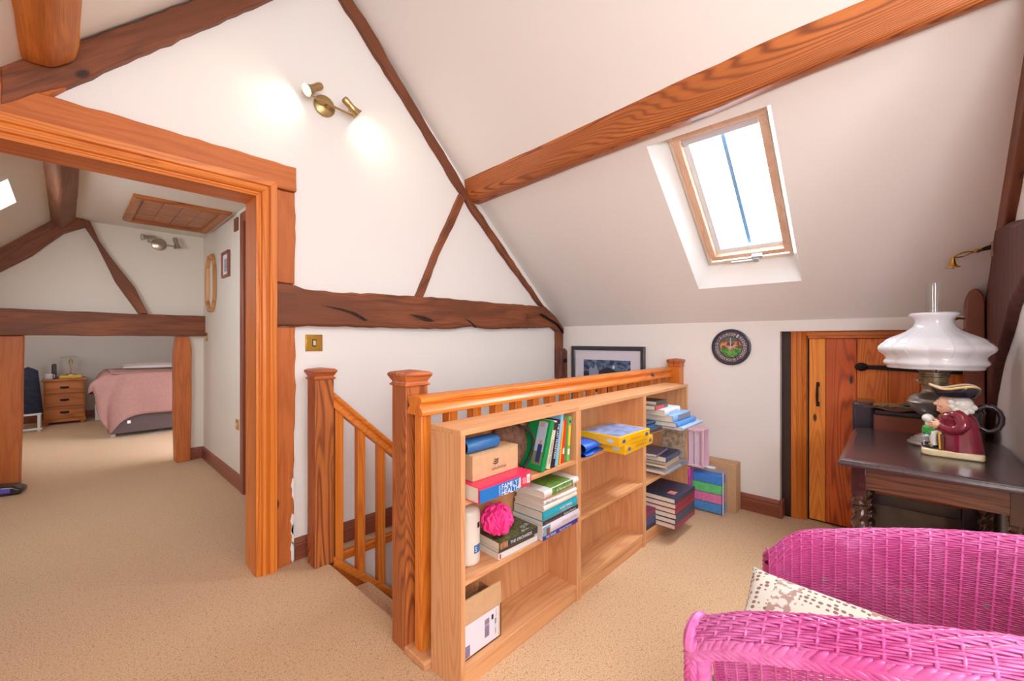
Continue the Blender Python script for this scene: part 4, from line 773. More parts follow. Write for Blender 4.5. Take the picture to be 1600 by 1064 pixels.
# ---------------------------------------------------------------- cabinet behind the table
cb_ = thing('dark_cabinet', 'dark glass fronted cabinet with raised corner blocks behind the table', 'cabinet', (3.08,-.05,0)); do = darkoak('y'); ebon = plain('ebonised_wood',(44,38,52),.22,coat=.5)
MB().box(-.13,.13,-.235,.235,.04,.60).build('carcase', plain('cabinet_black',(30,26,32),.4), cb_, bevel=.004)
MB().box(-.115,.12,-.225,.225,.60,.825).build('upper_body', skirtw('y'), cb_, bevel=.004)
MB().box(-.125,.12,-.235,.15,.80,.832).build('top_rail', ebon, cb_, bevel=.010)
MB().box(-.13,.12,.15,.24,.60,.862).build('corner_block', ebon, cb_, bevel=.014); MB().box(-.13,.12,-.24,-.17,.60,.862).build('corner_block', ebon, cb_, bevel=.014)
m = MB().prism([(-.20,-.13),(-.20,.20),(-.10,.235),(.0,.235),(.0,-.235),(-.13,-.235),(-.185,-.19)], .40, .425, 'z').build('slide_shelf', skirtw('y'), cb_, bevel=.005)
gp = MB().box(-.134,-.130,-.17,.17,.07,.33).build('glass_panel', plain('smoked_glass',(84,70,66),.12,coat=.5,noise=.3,bscale=12), cb_)
for y in (-.20,.20): MB().box(-.14,-.13,y-.028,y+.028,.04,.40).build('stile', ebon, cb_, bevel=.003)
MB().box(-.14,-.13,-.17,.17,.33,.40).build('rail', ebon, cb_, bevel=.003); MB().box(-.13,.13,-.235,.235,0,.04).build('plinth', ebon, cb_, bevel=.003)
dg = thing('dried_plant_tray', 'rustic tray of dried brown bark and twigs on the dark cabinet', 'dried plants', (3.02,.0,.833)); random.seed(9)
MB().grid(14,8,lambda u,v:(-.075+.15*v,-.12+.26*u,.004+.008*math.sin(9*u+5*v)*math.cos(7*v)),).build('bark', plain('bark_brown',(122,84,60),.9,noise=.5,bmp=.6,bscale=60), dg, solid=.006)
m = MB()
for i in range(26):
    a = random.uniform(-.4,.4)+1.57; x, y = random.uniform(-.06,.06), random.uniform(-.11,.11); l = random.uniform(.03,.08); m.tube([(x,y,.012+random.random()*.01),(x+l*.5*math.cos(a),y+l*.5*math.sin(a),.02+random.random()*.012),(x+l*math.cos(a),y+l*math.sin(a),.012+random.random()*.012)],random.uniform(.0012,.003),5)
tag(m.build('twigs', plain('twig_straw',(186,150,110),.8,noise=.4,bscale=90), dg), kind='stuff')
MB().ball((.0,-.045,.026),(.02,.045,.01),12,8).build('green_sprig', plain('sprig_green',(52,84,60),.6), dg)

# ---------------------------------------------------------------- barley twist table
def apw(ax_): return wood('apron_oak_'+ax_, (104,64,40), (40,22,18), ax_, rings=12, across=14, along=1.2, rough=.35, knot=0, fibre=.7, coat=.3, line=.6)
tb_ = thing('side_table', 'dark oak barley twist table under the lamp and figural jug', 'table', (2.47,-.085,0)); TX, TY = .42, .262
topm = wood('table_top_oak',(68,48,50),(36,24,27),'x',rings=7,across=8,along=.9,rough=.26,knot=0,fibre=.4,coat=.5,line=.4)
out = [(-TX,-TY),(-TX,TY),(TX-.02,TY),(TX,TY-.02),(TX,-TY+.06),(TX-.06,-TY)]
def inset(p, d): return [(x-math.copysign(d,x) , y-math.copysign(d,y)) for x, y in p]
m = MB(); n = len(out); rings_ = [(0.010,.712),(.0,.716),(.0,.724),(.006,.730),(.008,.736),(.016,.7385),(.02,.7385),(.022,.74)]
vs = []
for d_, z_ in rings_: vs += [(x,y,z_) for x,y in inset(out,d_)]
m.add(vs, [(i*n+j,i*n+(j+1)%n,(i+1)*n+(j+1)%n,(i+1)*n+j) for i in range(len(rings_)-1) for j in range(n)]+[tuple(range(n)),tuple((len(rings_)-1)*n+j for j in range(n))]).build('table_top', topm, tb_, bevel=.001)
ax, ay = TX-.045, TY-.05
MB().box(-ax-.008,-ax+.012,-ay,ay,.63,.712).build('apron', apw('y'), tb_, bevel=.002); MB().box(ax-.012,ax+.008,-ay,ay,.63,.712).build('apron', apw('y'), tb_, bevel=.002)
for y in (-ay, ay): MB().box(-ax,ax,y-.01,y+.01,.63,.712).build('apron', apw('x'), tb_, bevel=.002)
lg = plain('leg_dark',(66,36,28),.2,coat=.6,noise=.35,bscale=30)
def twist(u, v):
    z = .13+.43*v; a = 2*math.pi*u; e = min(1,min(v,1-v)*12); r = .0205*(1+.30*e*math.cos(2*(a-2*math.pi*z/.115))) ; return (r*math.cos(a), r*math.sin(a), z)
for sx in (-1,1):
    for sy in (-1,1):
        L_ = MB(); L_.box(-.022,.022,-.022,.022,.60,.712).box(-.022,.022,-.022,.022,.07,.12)
        L_.lathe([(0,.56),(.018,.56),(.024,.566),(.024,.574),(.017,.58),(.022,.588),(.022,.60),(0,.60)],20).lathe([(0,.0),(.016,.0),(.024,.02),(.024,.045),(.014,.06),(.018,.07),(0,.07)],20).lathe([(0,.12),(.022,.12),(.018,.135),(0,.14)],20)
        L_.grid(24,70,twist,cu=True); o = L_.build('leg', lg, tb_, bevel=.0015, angle=50); o.location = (sx*(ax-.012), sy*(ay-.012), 0)
for sx in (-1,1): MB().box(sx*(ax-.012)-.011,sx*(ax-.012)+.011,-ay+.034,ay-.034,.082,.108).build('stretcher', darkoak('y'), tb_, bevel=.003)
for sy in (-1,1): MB().box(-ax+.034,ax-.034,sy*(ay-.012)-.011,sy*(ay-.012)+.011,.082,.108).build('stretcher', darkoak('x'), tb_, bevel=.003)

# ---------------------------------------------------------------- oil lamp
ol = thing('oil_lamp', 'old pewter oil lamp with a wide white glass shade, behind the jug', 'lamp', (2.60,-.112,.7402)); pew = plain('pewter',(168,162,156),.36,.9,noise=.25,bscale=14)
MB().lathe([(0,0),(.084,0),(.087,.004),(.086,.010),(.078,.014),(.076,.022),(.066,.026),(.062,.034),(.050,.040),(.034,.052),(.022,.066),(.018,.085),(.020,.10),(.026,.112),(.0,.118)],48).build('foot', pew, ol, angle=28)
MB().lathe([(0,.112),(.026,.114),(.030,.122),(.050,.134),(.070,.152),(.082,.172),(.087,.184),(.089,.188),(.083,.193),(.080,.205),(.064,.219),(.044,.228),(.038,.236),(.036,.25),(0,.25)],48).build('oil_font', pew, ol, angle=28)
bur = plain('burner_metal',(150,134,108),.4,.8,noise=.35,bscale=40)
MB().lathe([(0,.24),(.036,.24),(.038,.262),(.045,.266),(.047,.30),(.052,.304),(.052,.310),(.047,.312),(.047,.322),(.054,.326),(.054,.342),(.05,.346),(0,.346)],40).build('burner', bur, ol, angle=28)
MB().tube([(-.02,-.03,.285),(-.03,.055,.285)],.0035,8).lathe([(0,0),(.013,0),(.013,.005),(0,.005)],16,(-.03,.055,.283)).build('wick_knob', bur, ol)
def lobes(a, z):
    e = max(0, min(1, (.50-z)/.03)); b_ = abs(math.sin(4*a+.5)); return 1 + e*.075*(b_**.6-.75) 
milk, nt, bs = base('milk_glass'); bs.inputs['Base Color'].default_value = lin((236,238,244)); bs.inputs['Roughness'].default_value = .12; bs.inputs['Coat Weight'].default_value = .5; bs.inputs['Subsurface Weight'].default_value = .25; bs.inputs['Subsurface Radius'].default_value = (.03,.03,.03)
SHP = [(.150,.338),(.153,.342),(.153,.350),(.160,.354),(.166,.362),(.162,.370),(.156,.378),(.158,.390),(.168,.402),(.180,.412),(.1845,.422),(.183,.432),(.172,.444),(.162,.452),(.158,.460),(.140,.472),(.112,.486),(.088,.500),(.070,.516),(.061,.534),(.060,.548),(.066,.560),(.077,.568),(.080,.574),(.076,.580)]
MB().lathe(SHP,128,(0,0,0),lobes,cap=False).build('glass_shade', milk, ol, angle=70, solid=.004)
m = MB()
for i in range(8):
    a = (i+.5)*math.pi/4-.125+.0; 
    m.tube([(r*1.01*lobes(a,z)*math.cos(a),r*1.01*lobes(a,z)*math.sin(a),z) for r,z in SHP[7:19]],.0024,6)
m.build('shade_ribs', milk, ol)
cg, nt, bs = base('chimney_glass'); tr = N(nt,'ShaderNodeBsdfTransparent'); gl = N(nt,'ShaderNodeBsdfGlossy'); gl.inputs['Roughness'].default_value = .03; mx = N(nt,'ShaderNodeMixShader'); mx.inputs[0].default_value = .07
tr.inputs[0].default_value = (.97,.98,.98,1); L(nt,tr.outputs[0],mx.inputs[1]); L(nt,gl.outputs[0],mx.inputs[2]); L(nt,mx.outputs[0],nt.nodes['Material Output'].inputs[0])
MB().lathe([(.030,.345),(.034,.40),(.030,.46),(.027,.55),(.027,.712)],40,cap=False).build('glass_chimney', cg, ol)
MB().box(-.152,-.146,-.003,.003,.325,.352).build('shade_clip', iron, ol)

# ---------------------------------------------------------------- figural jug (glazed pottery)
jg = thing('figural_jug', 'glazed pottery jug of a seated man in a maroon coat and black tricorn hat', 'jug', (2.40,-.152,.7402))
def gz(n_, c, **k): return plain(n_, c, .14, coat=.7, **k)
mar = gz('glaze_maroon',(138,22,52),noise=.3,bscale=18); crm = gz('glaze_cream',(236,216,172),noise=.08,bscale=30); flesh = gz('glaze_flesh',(240,190,160)); wht = gz('glaze_white',(232,230,224)); nvy = gz('glaze_black',(30,28,44)); grn = gz('glaze_green',(44,160,64),noise=.35,bscale=70); yl = gz('glaze_yellow',(238,186,60)); brn = gz('glaze_brown',(104,60,44))
bp = [(.05,-.080),(.05,.060),(.03,.086),(-.03,.086),(-.05,.060),(-.05,-.080),(-.035,-.087),(.035,-.087)]
MB().prism(bp, 0, .026, 'z').build('base', crm, jg, bevel=.006)
def coat(u, v):
    a = 2*math.pi*u; z = .024+.158*v
    f = .040+.0*v if v < .4 else .040-.004*(v-.4); b = -.088+.020*v if v < .75 else -.073+.03*(v-.75)/.25*.6
    if v > .85: f -= (v-.85)/.15*.022; b += (v-.85)/.15*.010
    rx = .047*(1-.06*math.sin(math.pi*v)) if v < .8 else .047*(1-.5*((v-.8)/.2)**2)
    k = 1+.03*math.sin(9*a)*(1-v)
    cy = (f+b)/2; ry = (f-b)/2; return (rx*k*math.copysign(abs(math.cos(a))**.8,math.cos(a)), cy+ry*k*math.copysign(abs(math.sin(a))**.85,math.sin(a)), z)
MB().grid(40,22,coat,cu=True).ball((0,-.020,.176),(.026,.042,.012),20,8).build('coat', mar, jg, angle=80)
for sx in (-1,1):
    MB().tube([(sx*.026,-.014,.176),(sx*.044,-.024,.158),(sx*.053,-.030,.132),(sx*.052,-.016,.112),(sx*.046,.006,.108),(sx*.038,.026,.116)],[.018,.022,.021,.020,.018,.017],16).ball((sx*.034,-.014,.168),(.02,.026,.018),16,10).build('sleeve', mar, jg, angle=80)
    MB().tube([(sx*.039,.022,.114),(sx*.035,.032,.119)],[.0185,.0195],16).build('cuff', mar, jg)
    hand = MB().ball((sx*.028,.042,.122),(.010,.015,.016),14,10)
    for q in range(4): hand.tube([(sx*(.030-.001*q),.046,.132-.008*q),(sx*.022,.060,.132-.008*q),(sx*.010,.066,.130-.008*q)],[.0048,.0044,.0035],8)
    hand.tube([(sx*.026,.036,.136),(sx*.018,.048,.142)],[.005,.004],8); hand.build('hand', flesh, jg, angle=80)
MB().ball((0,.066,.142),(.022,.019,.018),18,12).ball((0,.060,.122),(.018,.016,.02),18,12).build('foaming_mug', wht, jg)
MB().lathe([(0,.078),(.026,.078),(.031,.086),(.030,.108),(.025,.114),(0,.114)],24,(0,.054,0)).build('mug_base', grn, jg)
for sx in (-.02,.02):
    MB().tube([(sx,.03,.095),(sx,.05,.09),(sx,.052,.06),(sx,.048,.04)],[.014,.014,.011,.010],14).build('stocking', wht, jg, angle=80)
    MB().ball((sx,.062,.034),(.012,.024,.009),16,8).build('shoe', nvy, jg); MB().box(sx-.006,sx+.006,.056,.066,.040,.045).build('buckle', brassy, jg, bevel=.001)
MB().box(-.044,.044,.022,.034,.026,.088).build('barrel_seat', brn, jg, bevel=.004)
MB().tube([(-.046,.034,.030),(-.047,.037,.10)],.003,8).tube([(.046,.034,.030),(.047,.037,.10)],.003,8).build('coat_trim', yl, jg)
hd_ = MB().ball((0,.008,.204),(.031,.034,.040),24,18).ball((0,.020,.190),(.024,.022,.018),18,12).ball((0,.042,.205),(.0065,.0085,.0075),12,8).ball((0,.037,.2115),(.005,.007,.010),10,8).ball((0,.033,.180),(.011,.009,.008),12,8)
for sx in (-1,1): hd_.ball((sx*.016,.026,.200),(.010,.010,.010),12,8).ball((sx*.031,.0,.205),(.004,.007,.010),10,6)
hd_.build('head', flesh, jg, angle=80)
MB().ball((0,.014,.176),(.018,.022,.012),16,8).build('cravat', yl, jg)
for sx in (-1,1):
    MB().ball((sx*.012,.0375,.216),(.0042,.003,.003),10,6).build('eye', wht, jg); MB().ball((sx*.012,.0400,.216),(.0018,.0014,.0018),8,6).build('pupil', nvy, jg)
    MB().tube([(sx*.006,.040,.2235),(sx*.013,.039,.2255),(sx*.020,.034,.223)],.0014,6).build('eyebrow', brn, jg)
    MB().ball((sx*.020,.0285,.199),(.0068,.0065,.0068),12,8).build('cheek', gz('glaze_rose',(228,120,104)), jg)
MB().tube([(-.008,.0395,.190),(0,.0415,.188),(.008,.0395,.190)],.0019,6).build('mouth', gz('glaze_lip',(186,60,60)), jg)
wg = MB().ball((0,-.026,.208),(.036,.036,.034),24,16); random.seed(2)
for sx in (-1,1):
    for (y,z) in ((.004,.218),(.0,.200),(-.010,.188),(-.022,.180),(-.036,.178),(-.050,.186),(-.058,.200),(-.030,.205),(-.014,.212)): wg.ball((sx*(.030 if y>-.03 else .024),y,z),(.009,.011,.011),12,8)
wg.build('wig', wht, jg, angle=80)
def hat(u, v):
    a = 2*math.pi*u; tip = (math.cos(1.5*(a-math.pi/2))**2) # three corners: front, back left, back right
    r0 = (.043*math.cos(a), .052*math.sin(a)-.012); up = .028+.014*tip
    r1 = ((.052+.010*tip)*math.cos(a), (.064+.010*tip)*math.sin(a)-.012); s_ = math.sin(v*math.pi/2)
    return (r0[0]+(r1[0]-r0[0])*s_, r0[1]+(r1[1]-r0[1])*s_, .238+up*v)
MB().grid(60,8,hat,cu=True).add([hat(i/60,0) for i in range(60)],[tuple(range(60))]).build('hat', nvy, jg, angle=80, solid=.004)
MB().tube([tuple(Vector(hat(i/60,1))+Vector((0,0,.001))) for i in range(60)],.0030,8,closed=True).build('hat_trim', yl, jg); MB().tube([tuple(Vector(hat(i/60,1))+Vector((0,0,.0045))) for i in range(60)],.0024,8,closed=True).build('hat_edge', wht, jg)
MB().grid(60,3,lambda u,v:(hat(u,.9)[0]*(1-v*.97),(hat(u,.9)[1]+.012)*(1-v*.97)-.012,hat(u,.9)[2]-.012*v),cu=True).build('hat_lining', wht, jg)
MB().tube([(0,-.072,.196),(0,-.082,.204),(0,-.094,.208),(0,-.110,.204),(0,-.124,.190),(0,-.131,.168),(0,-.130,.146),(0,-.122,.126),(0,-.108,.114),(0,-.094,.112),(0,-.082,.120),(0,-.072,.126)],[.010,.010,.0095,.0095,.0095,.0095,.0095,.009,.0085,.008,.007,.006],14).tube([(0,-.084,.200),(0,-.084,.188),(0,-.090,.182),(0,-.088,.176)],[.006,.005,.004,.003],8).build('handle', nvy, jg, angle=80)

# ---------------------------------------------------------------- pink wicker armchair
ch = thing('wicker_armchair', 'large pink painted wicker tub armchair in the foreground', 'armchair', (1.1,0,0)); CX = 1.1
RIM = [(.862,.275,.664),(.852,.20,.712),(.850,.12,.746),(.852,.0,.786),(.868,-.12,.816),(.905,-.23,.832),(.985,-.325,.840),(1.10,-.36,.838),(1.215,-.325,.830),(1.30,-.23,.805),(1.335,-.12,.775),(1.345,0,.740),(1.345,.12,.700),(1.338,.20,.668),(1.325,.262,.60)]
def cat(P, t):
    n = len(P)-1; x = min(max(t,0),.99999)*n; i = int(x); f = x-i
    p = [Vector(P[max(0,min(n,k))]) for k in (i-1,i,i+1,i+2)]
    return .5*((2*p[1])+(-p[0]+p[2])*f+(2*p[0]-5*p[1]+4*p[2]-p[3])*f*f+(-p[0]+3*p[1]-3*p[2]+p[3])*f**3)
NS = 62; NU = NS*4
rimp = [cat(RIM, i/NU) for i in range(NU+1)]
acc = [0]
for a, b in zip(rimp, rimp[1:]): acc.append(acc[-1]+(b-a).length)
def rim_at(s):
    s *= acc[-1]; import bisect
    i = max(0, min(NU-1, bisect.bisect_right(acc, s)-1)); f = (s-acc[i])/(acc[i+1]-acc[i]); return rimp[i].lerp(rimp[i+1], f)
US = []
for i in range(NU+1):
    s = i/NU; p = rim_at(s); q = rim_at(min(1,s+.004))-rim_at(max(0,s-.004)); tg = Vector((q.x,q.y,0)).normalized(); nn = Vector((tg.y,-tg.x,0))
    if (p-Vector((CX,-.02,p.z))).dot(nn) < 0: nn = -nn
    US.append((p, nn))
RR = .033
def sheet(i, w):
    """w 0..1 from the seat up the inside and over the rolled rim; returns point and surface normal (towards the inside/top)"""
    p, nn = US[i]; s = i/NU
    zin = p.z-RR; low = .40; bl = Vector((CX+(p.x-CX)*.84, p.y*.86 if p.y < 0 else p.y*.97, low))
    if w < .76:
        t = w/.76; q = bl.lerp(Vector((p.x,p.y,zin)), t); q += nn*(-.010*math.sin(math.pi*t)); n_ = (-nn + Vector((0,0,.25))).normalized()
    else:
        f = (w-.76)/.24*math.pi*1.08; q = Vector((p.x,p.y,zin)) + nn*(RR-RR*math.cos(f)) + Vector((0,0,RR*math.sin(f))); n_ = (-nn*math.cos(f)+Vector((0,0,math.sin(f)))).normalized()
    return q - Vector((CX,0,0)), n_
def wicker():
    m, nt, bs = base('pink_wicker'); co = coords(nt)
    a = N(nt,'ShaderNodeTexNoise',i_Scale=7.0,i_Detail=3.0); L(nt,co,a.inputs['Vector']); b = N(nt,'ShaderNodeTexNoise',i_Scale=60.0,i_Detail=3.0); L(nt,co,b.inputs['Vector']); d = N(nt,'ShaderNodeTexNoise',i_Scale=24.0,i_Detail=2.0); L(nt,co,d.inputs['Vector'])
    c = mixc(nt, smooth(nt,a.outputs[0],.35,.65), lin((208,80,152)), lin((222,118,182))); c = mixc(nt, smooth(nt,b.outputs[0],.42,.7,0,.5), c, lin((184,64,134)))
    c = mixc(nt, smooth(nt,d.outputs[0],.70,.76,0,.8), c, lin((160,150,160))); L(nt,c,bs.inputs['Base Color']); bs.inputs['Roughness'].default_value = .42; bs.inputs['Coat Weight'].default_value = .2; return m
pw = wicker(); NW = 112
m = MB()
for k in range(NW):
    w_ = (k+.5)/NW; pts = []
    for i in range(0, NU+1):
        q, n_ = sheet(i, w_); ph = math.cos(math.pi*i/4 + (math.pi*k if w_ < .76 else math.pi*k*.5)); amp = .0016 if w_ < .76 else .0024
        pts.append(q + n_*(amp*ph))
    m.tube(pts, .0018 if w_ < .76 else .0024, 4, cap=False)
tag(m.build('weave', pw, ch, angle=180, weld=False), kind='stuff')
m = MB()
for j in range(NS+1):
    m.tube([sheet(min(NU,j*4), w_/36)[0] for w_ in range(37)], .0030, 5)
tag(m.build('stakes', pw, ch, angle=180, weld=False), kind='stuff')
def braid(path, name, size=.011, step=.0105):
    m = MB(); P_ = [Vector(p) for p in path]; ac = [0]
    for a, b in zip(P_, P_[1:]): ac.append(ac[-1]+(b-a).length)
    s = 0; j = 0; i = 0
    while s < ac[-1]:
        while ac[i+1] < s: i += 1
        p = P_[i].lerp(P_[i+1], (s-ac[i])/(ac[i+1]-ac[i]+1e-9)); t = (P_[min(i+2,len(P_)-1)]-P_[max(i-1,0)]).normalized()
        c_ = Vector((0,0,0))+Vector((0,0,.6)); side = t.cross(Vector((0,0,1))) if abs(t.z) < .85 else t.cross(Vector((0,1,0))); side.normalize(); up = side.cross(t)
        sg = 1 if j % 2 else -1; d_ = (t*1.0 + up*sg*.55).normalized(); q = d_.to_track_quat('Z','X').to_matrix()
        m.ball(p+up*sg*size*.42+side*random.uniform(-.001,.001), (size*.55,size*.42,size*1.5), 8, 6, q); s += step*.55; j += 1
    return tag(m.build(name, pw, ch, angle=180, weld=False), kind='stuff')
edge = []
for i in range(0, NU+1):
    q, _ = sheet(i, 1.0); edge.append(q+US[i][1]*.001+Vector((0,0,-.006)))
braid(edge, 'braided_border', .0135, .012)
MB().tube(edge, .0055, 8).build('border_core', pw, ch)
for s_, yy in ((0, .275), (NU, .262)):
    p, nn = US[s_]; x = p.x-CX+nn.x*RR; zt = p.z-.03
    MB().grid(18, 260, lambda u, v: (x+(.0175+.0012*math.cos(v*zt/.0042*2*math.pi))*math.cos(2*math.pi*u), yy+.002+(.0175+.0012*math.cos(v*zt/.0042*2*math.pi))*math.sin(2*math.pi*u), zt*v), cu=True).build('front_post', pw, ch, angle=180)
    braid([(x+nn.x*.020, yy+.016, zt+.02-(zt-.02)*k/30) for k in range(31)], 'front_braid', .010, .011)
    # rolled front end of the arm
    m = MB(); s_ or m.tube([tuple(sheet(s_, .74+.26*k/16)[0]+Vector((0,.004,0))) for k in range(17)], .011, 8); m.v and m.build('arm_end', pw, ch)
m = MB()
for k in range(40):
    r_ = 1-k/40
    m.tube([((US[i][0].x-CX)*.84*r_, US[i][0].y*.86*r_+.02, .405+.001*math.cos(math.pi*i/4+math.pi*k)) for i in range(0,NU+1,2)], .0026, 4, cap=False)
tag(m.build('seat_weave', pw, ch, angle=180, weld=False), kind='stuff')
MB().tube([(-.20,.262,.40),(.20,.262,.40)], .014, 10).build('front_rail', pw, ch)
m = MB()
for k in range(26): m.tube([(-.2+.4*i/60, .262+.0018*math.cos(math.pi*i/2+math.pi*k), .385-.0052*k) for i in range(61)], .0022, 4, cap=False)
for (i0, i1) in ((0, NU),):
    for k in range(26): m.tube([((US[i][0].x-CX)*.84, (US[i][0].y*.86 if US[i][0].y < 0 else US[i][0].y*.97), .395-.0052*k) for i in range(i0, i1+1, 2)], .0022, 4, cap=False)
tag(m.build('apron_weave', pw, ch, angle=180, weld=False), kind='stuff')
for x, y in ((-.17,-.24),(.17,-.24)): MB().tube([(x,y,.39),(x*1.08,y-.02,0)],[.017,.015],12).build('leg', pw, ch)
cu = thing('cushion', 'cream cushion with small brown flowers and patches on the pink chair', 'cushion', (1.115,.135,.512), (0,R(-26),R(-4)))
def cush():
    m, nt, bs = base('patchwork_cloth'); co = coords(nt); sp = N(nt,'ShaderNodeSeparateXYZ'); L(nt,co,sp.inputs[0])
    vo = N(nt,'ShaderNodeTexVoronoi',i_Scale=72.0,i_Randomness=.35); L(nt,co,vo.inputs['Vector']); v2 = N(nt,'ShaderNodeTexNoise',i_Scale=60.0,i_Detail=4.0); L(nt,co,v2.inputs['Vector'])
    dots = smooth(nt, vo.outputs['Distance'], .42, .32); c = mixc(nt, dots, lin((222,214,200)), lin((140,106,94)))
    pa = mixc(nt, smooth(nt,v2.outputs[0],.47,.53), lin((176,144,132)), lin((226,214,204)))
    st_ = mth(nt,'PINGPONG',mth(nt,'ADD',sp.outputs[1],.02),.09); c = mixc(nt, smooth(nt,st_,.062,.064), c, pa); L(nt,c,bs.inputs['Base Color']); bs.inputs['Roughness'].default_value = .9; bump(nt,bs,v2.outputs[0],.2); return m
def cf(u, v, s):
    x, y = 2*u-1, 2*v-1; e = (1-x*x)*(1-y*y); k = 1+.07*(abs(x)**2*abs(y)**2)-.03*(abs(x)*(1-y*y)+abs(y)*(1-x*x)); return (.155*x*k, .155*y*k, s*.055*e**.42)
MB().grid(30,30,lambda u,v: cf(u,v,1)).grid(30,30,lambda u,v: cf(u,v,-1)).build('cover', cush(), cu, angle=180)
t = thing('storage_basket', 'dark olive basket on the floor under the table, beside the wall', 'basket', (2.26,-.27,0)); ol_ = plain('olive_basket',(72,70,50),.8,noise=.5,bmp=.6,bscale=120)
MB().prism([(-.085,0),(.085,0),(.10,.15),(-.10,.15)],-.06,.06).build('body', ol_, t, bevel=.006); MB().box(-.105,.105,-.065,.065,.15,.165).build('rim', plain('grey_rim',(110,110,104),.6), t, bevel=.004)
t = thing('red_tin', 'small red tin on the floor beside the olive basket', 'tin', (2.10,-.29,0)); MB().lathe([(0,0),(.04,0),(.042,.004),(.042,.11),(.040,.114),(0,.114)],28).build('body', plain('red_tin_paint',(196,60,48),.35,coat=.4), t); MB().lathe([(.043,.10),(.043,.118),(.038,.121),(0,.121)],28).build('lid', plain('red_tin_paint',(196,60,48),.35,coat=.4), t)

# ---------------------------------------------------------------- bedroom beyond the doorway
dr = thing('chest_of_drawers', 'small orange pine chest of three drawers in the bedroom', 'drawers', (-.03,8.95,0)); dp = wood('bedside_pine',(206,124,58),(158,82,30),'x',rings=6,knot=.2)
MB().box(-.205,.205,-.19,.19,.05,.62).build('carcase', dp, dr, bevel=.004); MB().box(-.225,.225,-.215,.2,.62,.648).build('top', dp, dr, bevel=.008); MB().box(-.215,.215,-.20,.195,.035,.075).build('plinth', dp, dr, bevel=.005)
for i in range(3):
    z = .085+.178*i; w_ = MB().box(-.19,.19,-.205,-.185,z,z+.168).build('drawer', dp, dr, bevel=.004)
    MB().ball((0,-.212,z+.085),(.038,.014,.014),14,8).box(-.045,.045,-.207,-.204,z+.074,z+.102).build('cup_handle', iron, w_)
for sx in (-.18,.18): MB().ball((sx,-.17,.02),(.03,.03,.022),14,8).build('bun_foot', dp, dr)
bl = thing('bedside_lamp', 'slender brass lamp with a pale glass disc shade on the chest of drawers', 'lamp', (.03,8.95,.69)); MB().lathe([(0,0),(.06,0),(.058,.012),(.02,.02),(.008,.03),(.008,.17),(.02,.175),(.022,.215),(.008,.225),(.006,.26),(0,.26)],28).build('stem', brass, bl); MB().lathe([(.0,.285),(.04,.282),(.10,.262),(.102,.258),(.04,.276),(.0,.279)],32).build('glass_shade', plain('pale_glass',(204,212,206),.2,trans=.4), bl)
ph = thing('telephone', 'black cordless telephone standing on the chest of drawers', 'telephone', (-.135,8.98,.649)); MB().box(-.04,.04,-.04,.04,0,.03).build('cradle', plain('phone_grey',(70,70,76),.4), ph, bevel=.008); MB().box(-.026,.026,-.015,.015,.02,.19).ball((0,0,.19),(.028,.017,.022),14,8).build('handset', plain('phone_black',(28,28,32),.3,coat=.3), ph, bevel=.008)
mg_ = thing('mug', 'white mug at the left of the chest of drawers', 'mug', (-.185,8.86,.649)); MB().lathe([(0,0),(.036,0),(.038,.004),(.038,.075),(.034,.075),(.034,.01),(0,.01)],28).build('body', plain('mug_white',(214,214,232),.3,coat=.4), mg_); MB().tube([(.036,0,.06),(.055,0,.055),(.055,0,.025),(.036,0,.02)],.005,8).build('handle', plain('mug_white',(214,214,232),.3,coat=.4), mg_)
book('yellow covered book lying under the bedside lamp', .22,.16,.04,(222,184,70),(.03,8.95,.649))
bd = thing('bed', 'divan bed with dusty pink blanket, seen between the orange posts', 'bed', (1.3,7.7,0))
MB().box(-.95,1.0,-.68,.68,.05,.30).build('divan_base', plain('divan_brown',(92,74,74),.9,noise=.15), bd, bevel=.01); MB().box(-.94,1.0,-.67,.67,.30,.56).build('mattress', plain('mattress_red',(176,60,78),.9), bd, bevel=.03)
MB().box(-.98,.95,-.66,.66,.56,.74).build('duvet', plain('duvet_rose',(196,104,116),.9), bd, bevel=.06)
for y in (-.6,.6):
    MB().lathe([(0,0),(.026,0),(.026,.02),(0,.02)],16).build('castor', nickel, bd).matrix_local = Matrix.Translation((-.92,y,.026)) @ Matrix.Rotation(R(90),4,'X')
hem = [(-1.02,.62,.58),(-1.03,.3,.52),(-1.05,.0,.50),(-1.08,-.3,.52),(-1.12,-.62,.56),(-1.10,-.70,.58),(-1.06,-.73,.38),(-1.00,-.755,.17),(-.955,-.77,.08),(-.82,-.765,.23),(-.67,-.75,.275),(-.36,-.745,.28),(0,-.74,.29),(.5,-.74,.28),(.95,-.74,.28)]
top_ = [(-.93,.6),(-.94,.3),(-.94,0),(-.94,-.3),(-.93,-.50),(-.92,-.55),(-.90,-.59),(-.86,-.62),(-.82,-.63),(-.74,-.64),(-.64,-.64),(-.36,-.64),(0,-.64),(.5,-.64),(.95,-.64)]
def drape(u, v):
    h = cat(hem, u); t_ = cat([(a,b,.79) for a,b in top_], u); f = min(1, v*1.6); k = (1-math.cos(min(1,v*2.2)*math.pi/2)); 
    x = t_.x+(h.x-t_.x)*math.sin(min(1,v*1.3)*math.pi/2); y = t_.y+(h.y-t_.y)*math.sin(min(1,v*1.3)*math.pi/2); z = t_.z+(h.z-t_.z)*(v**1.25)
    rp_ = .018*v*math.sin(u*38); return (x+rp_*.6, y+rp_, z)
m = MB().grid(90,20,drape); m.grid(24,16,lambda u,v:(-.93+1.88*u,-.64+1.24*v,.79+.012*math.sin(5*u+3*v)*math.sin(4*v)))
blk2 = m.build('blanket', plain('dusty_pink',(160,118,112),.95,noise=.08,bscale=30), bd, angle=180, solid=.008)
MB().box(-.80,-.77,-.772,-.766,.18,.215).build('care_label', m_white, bd)
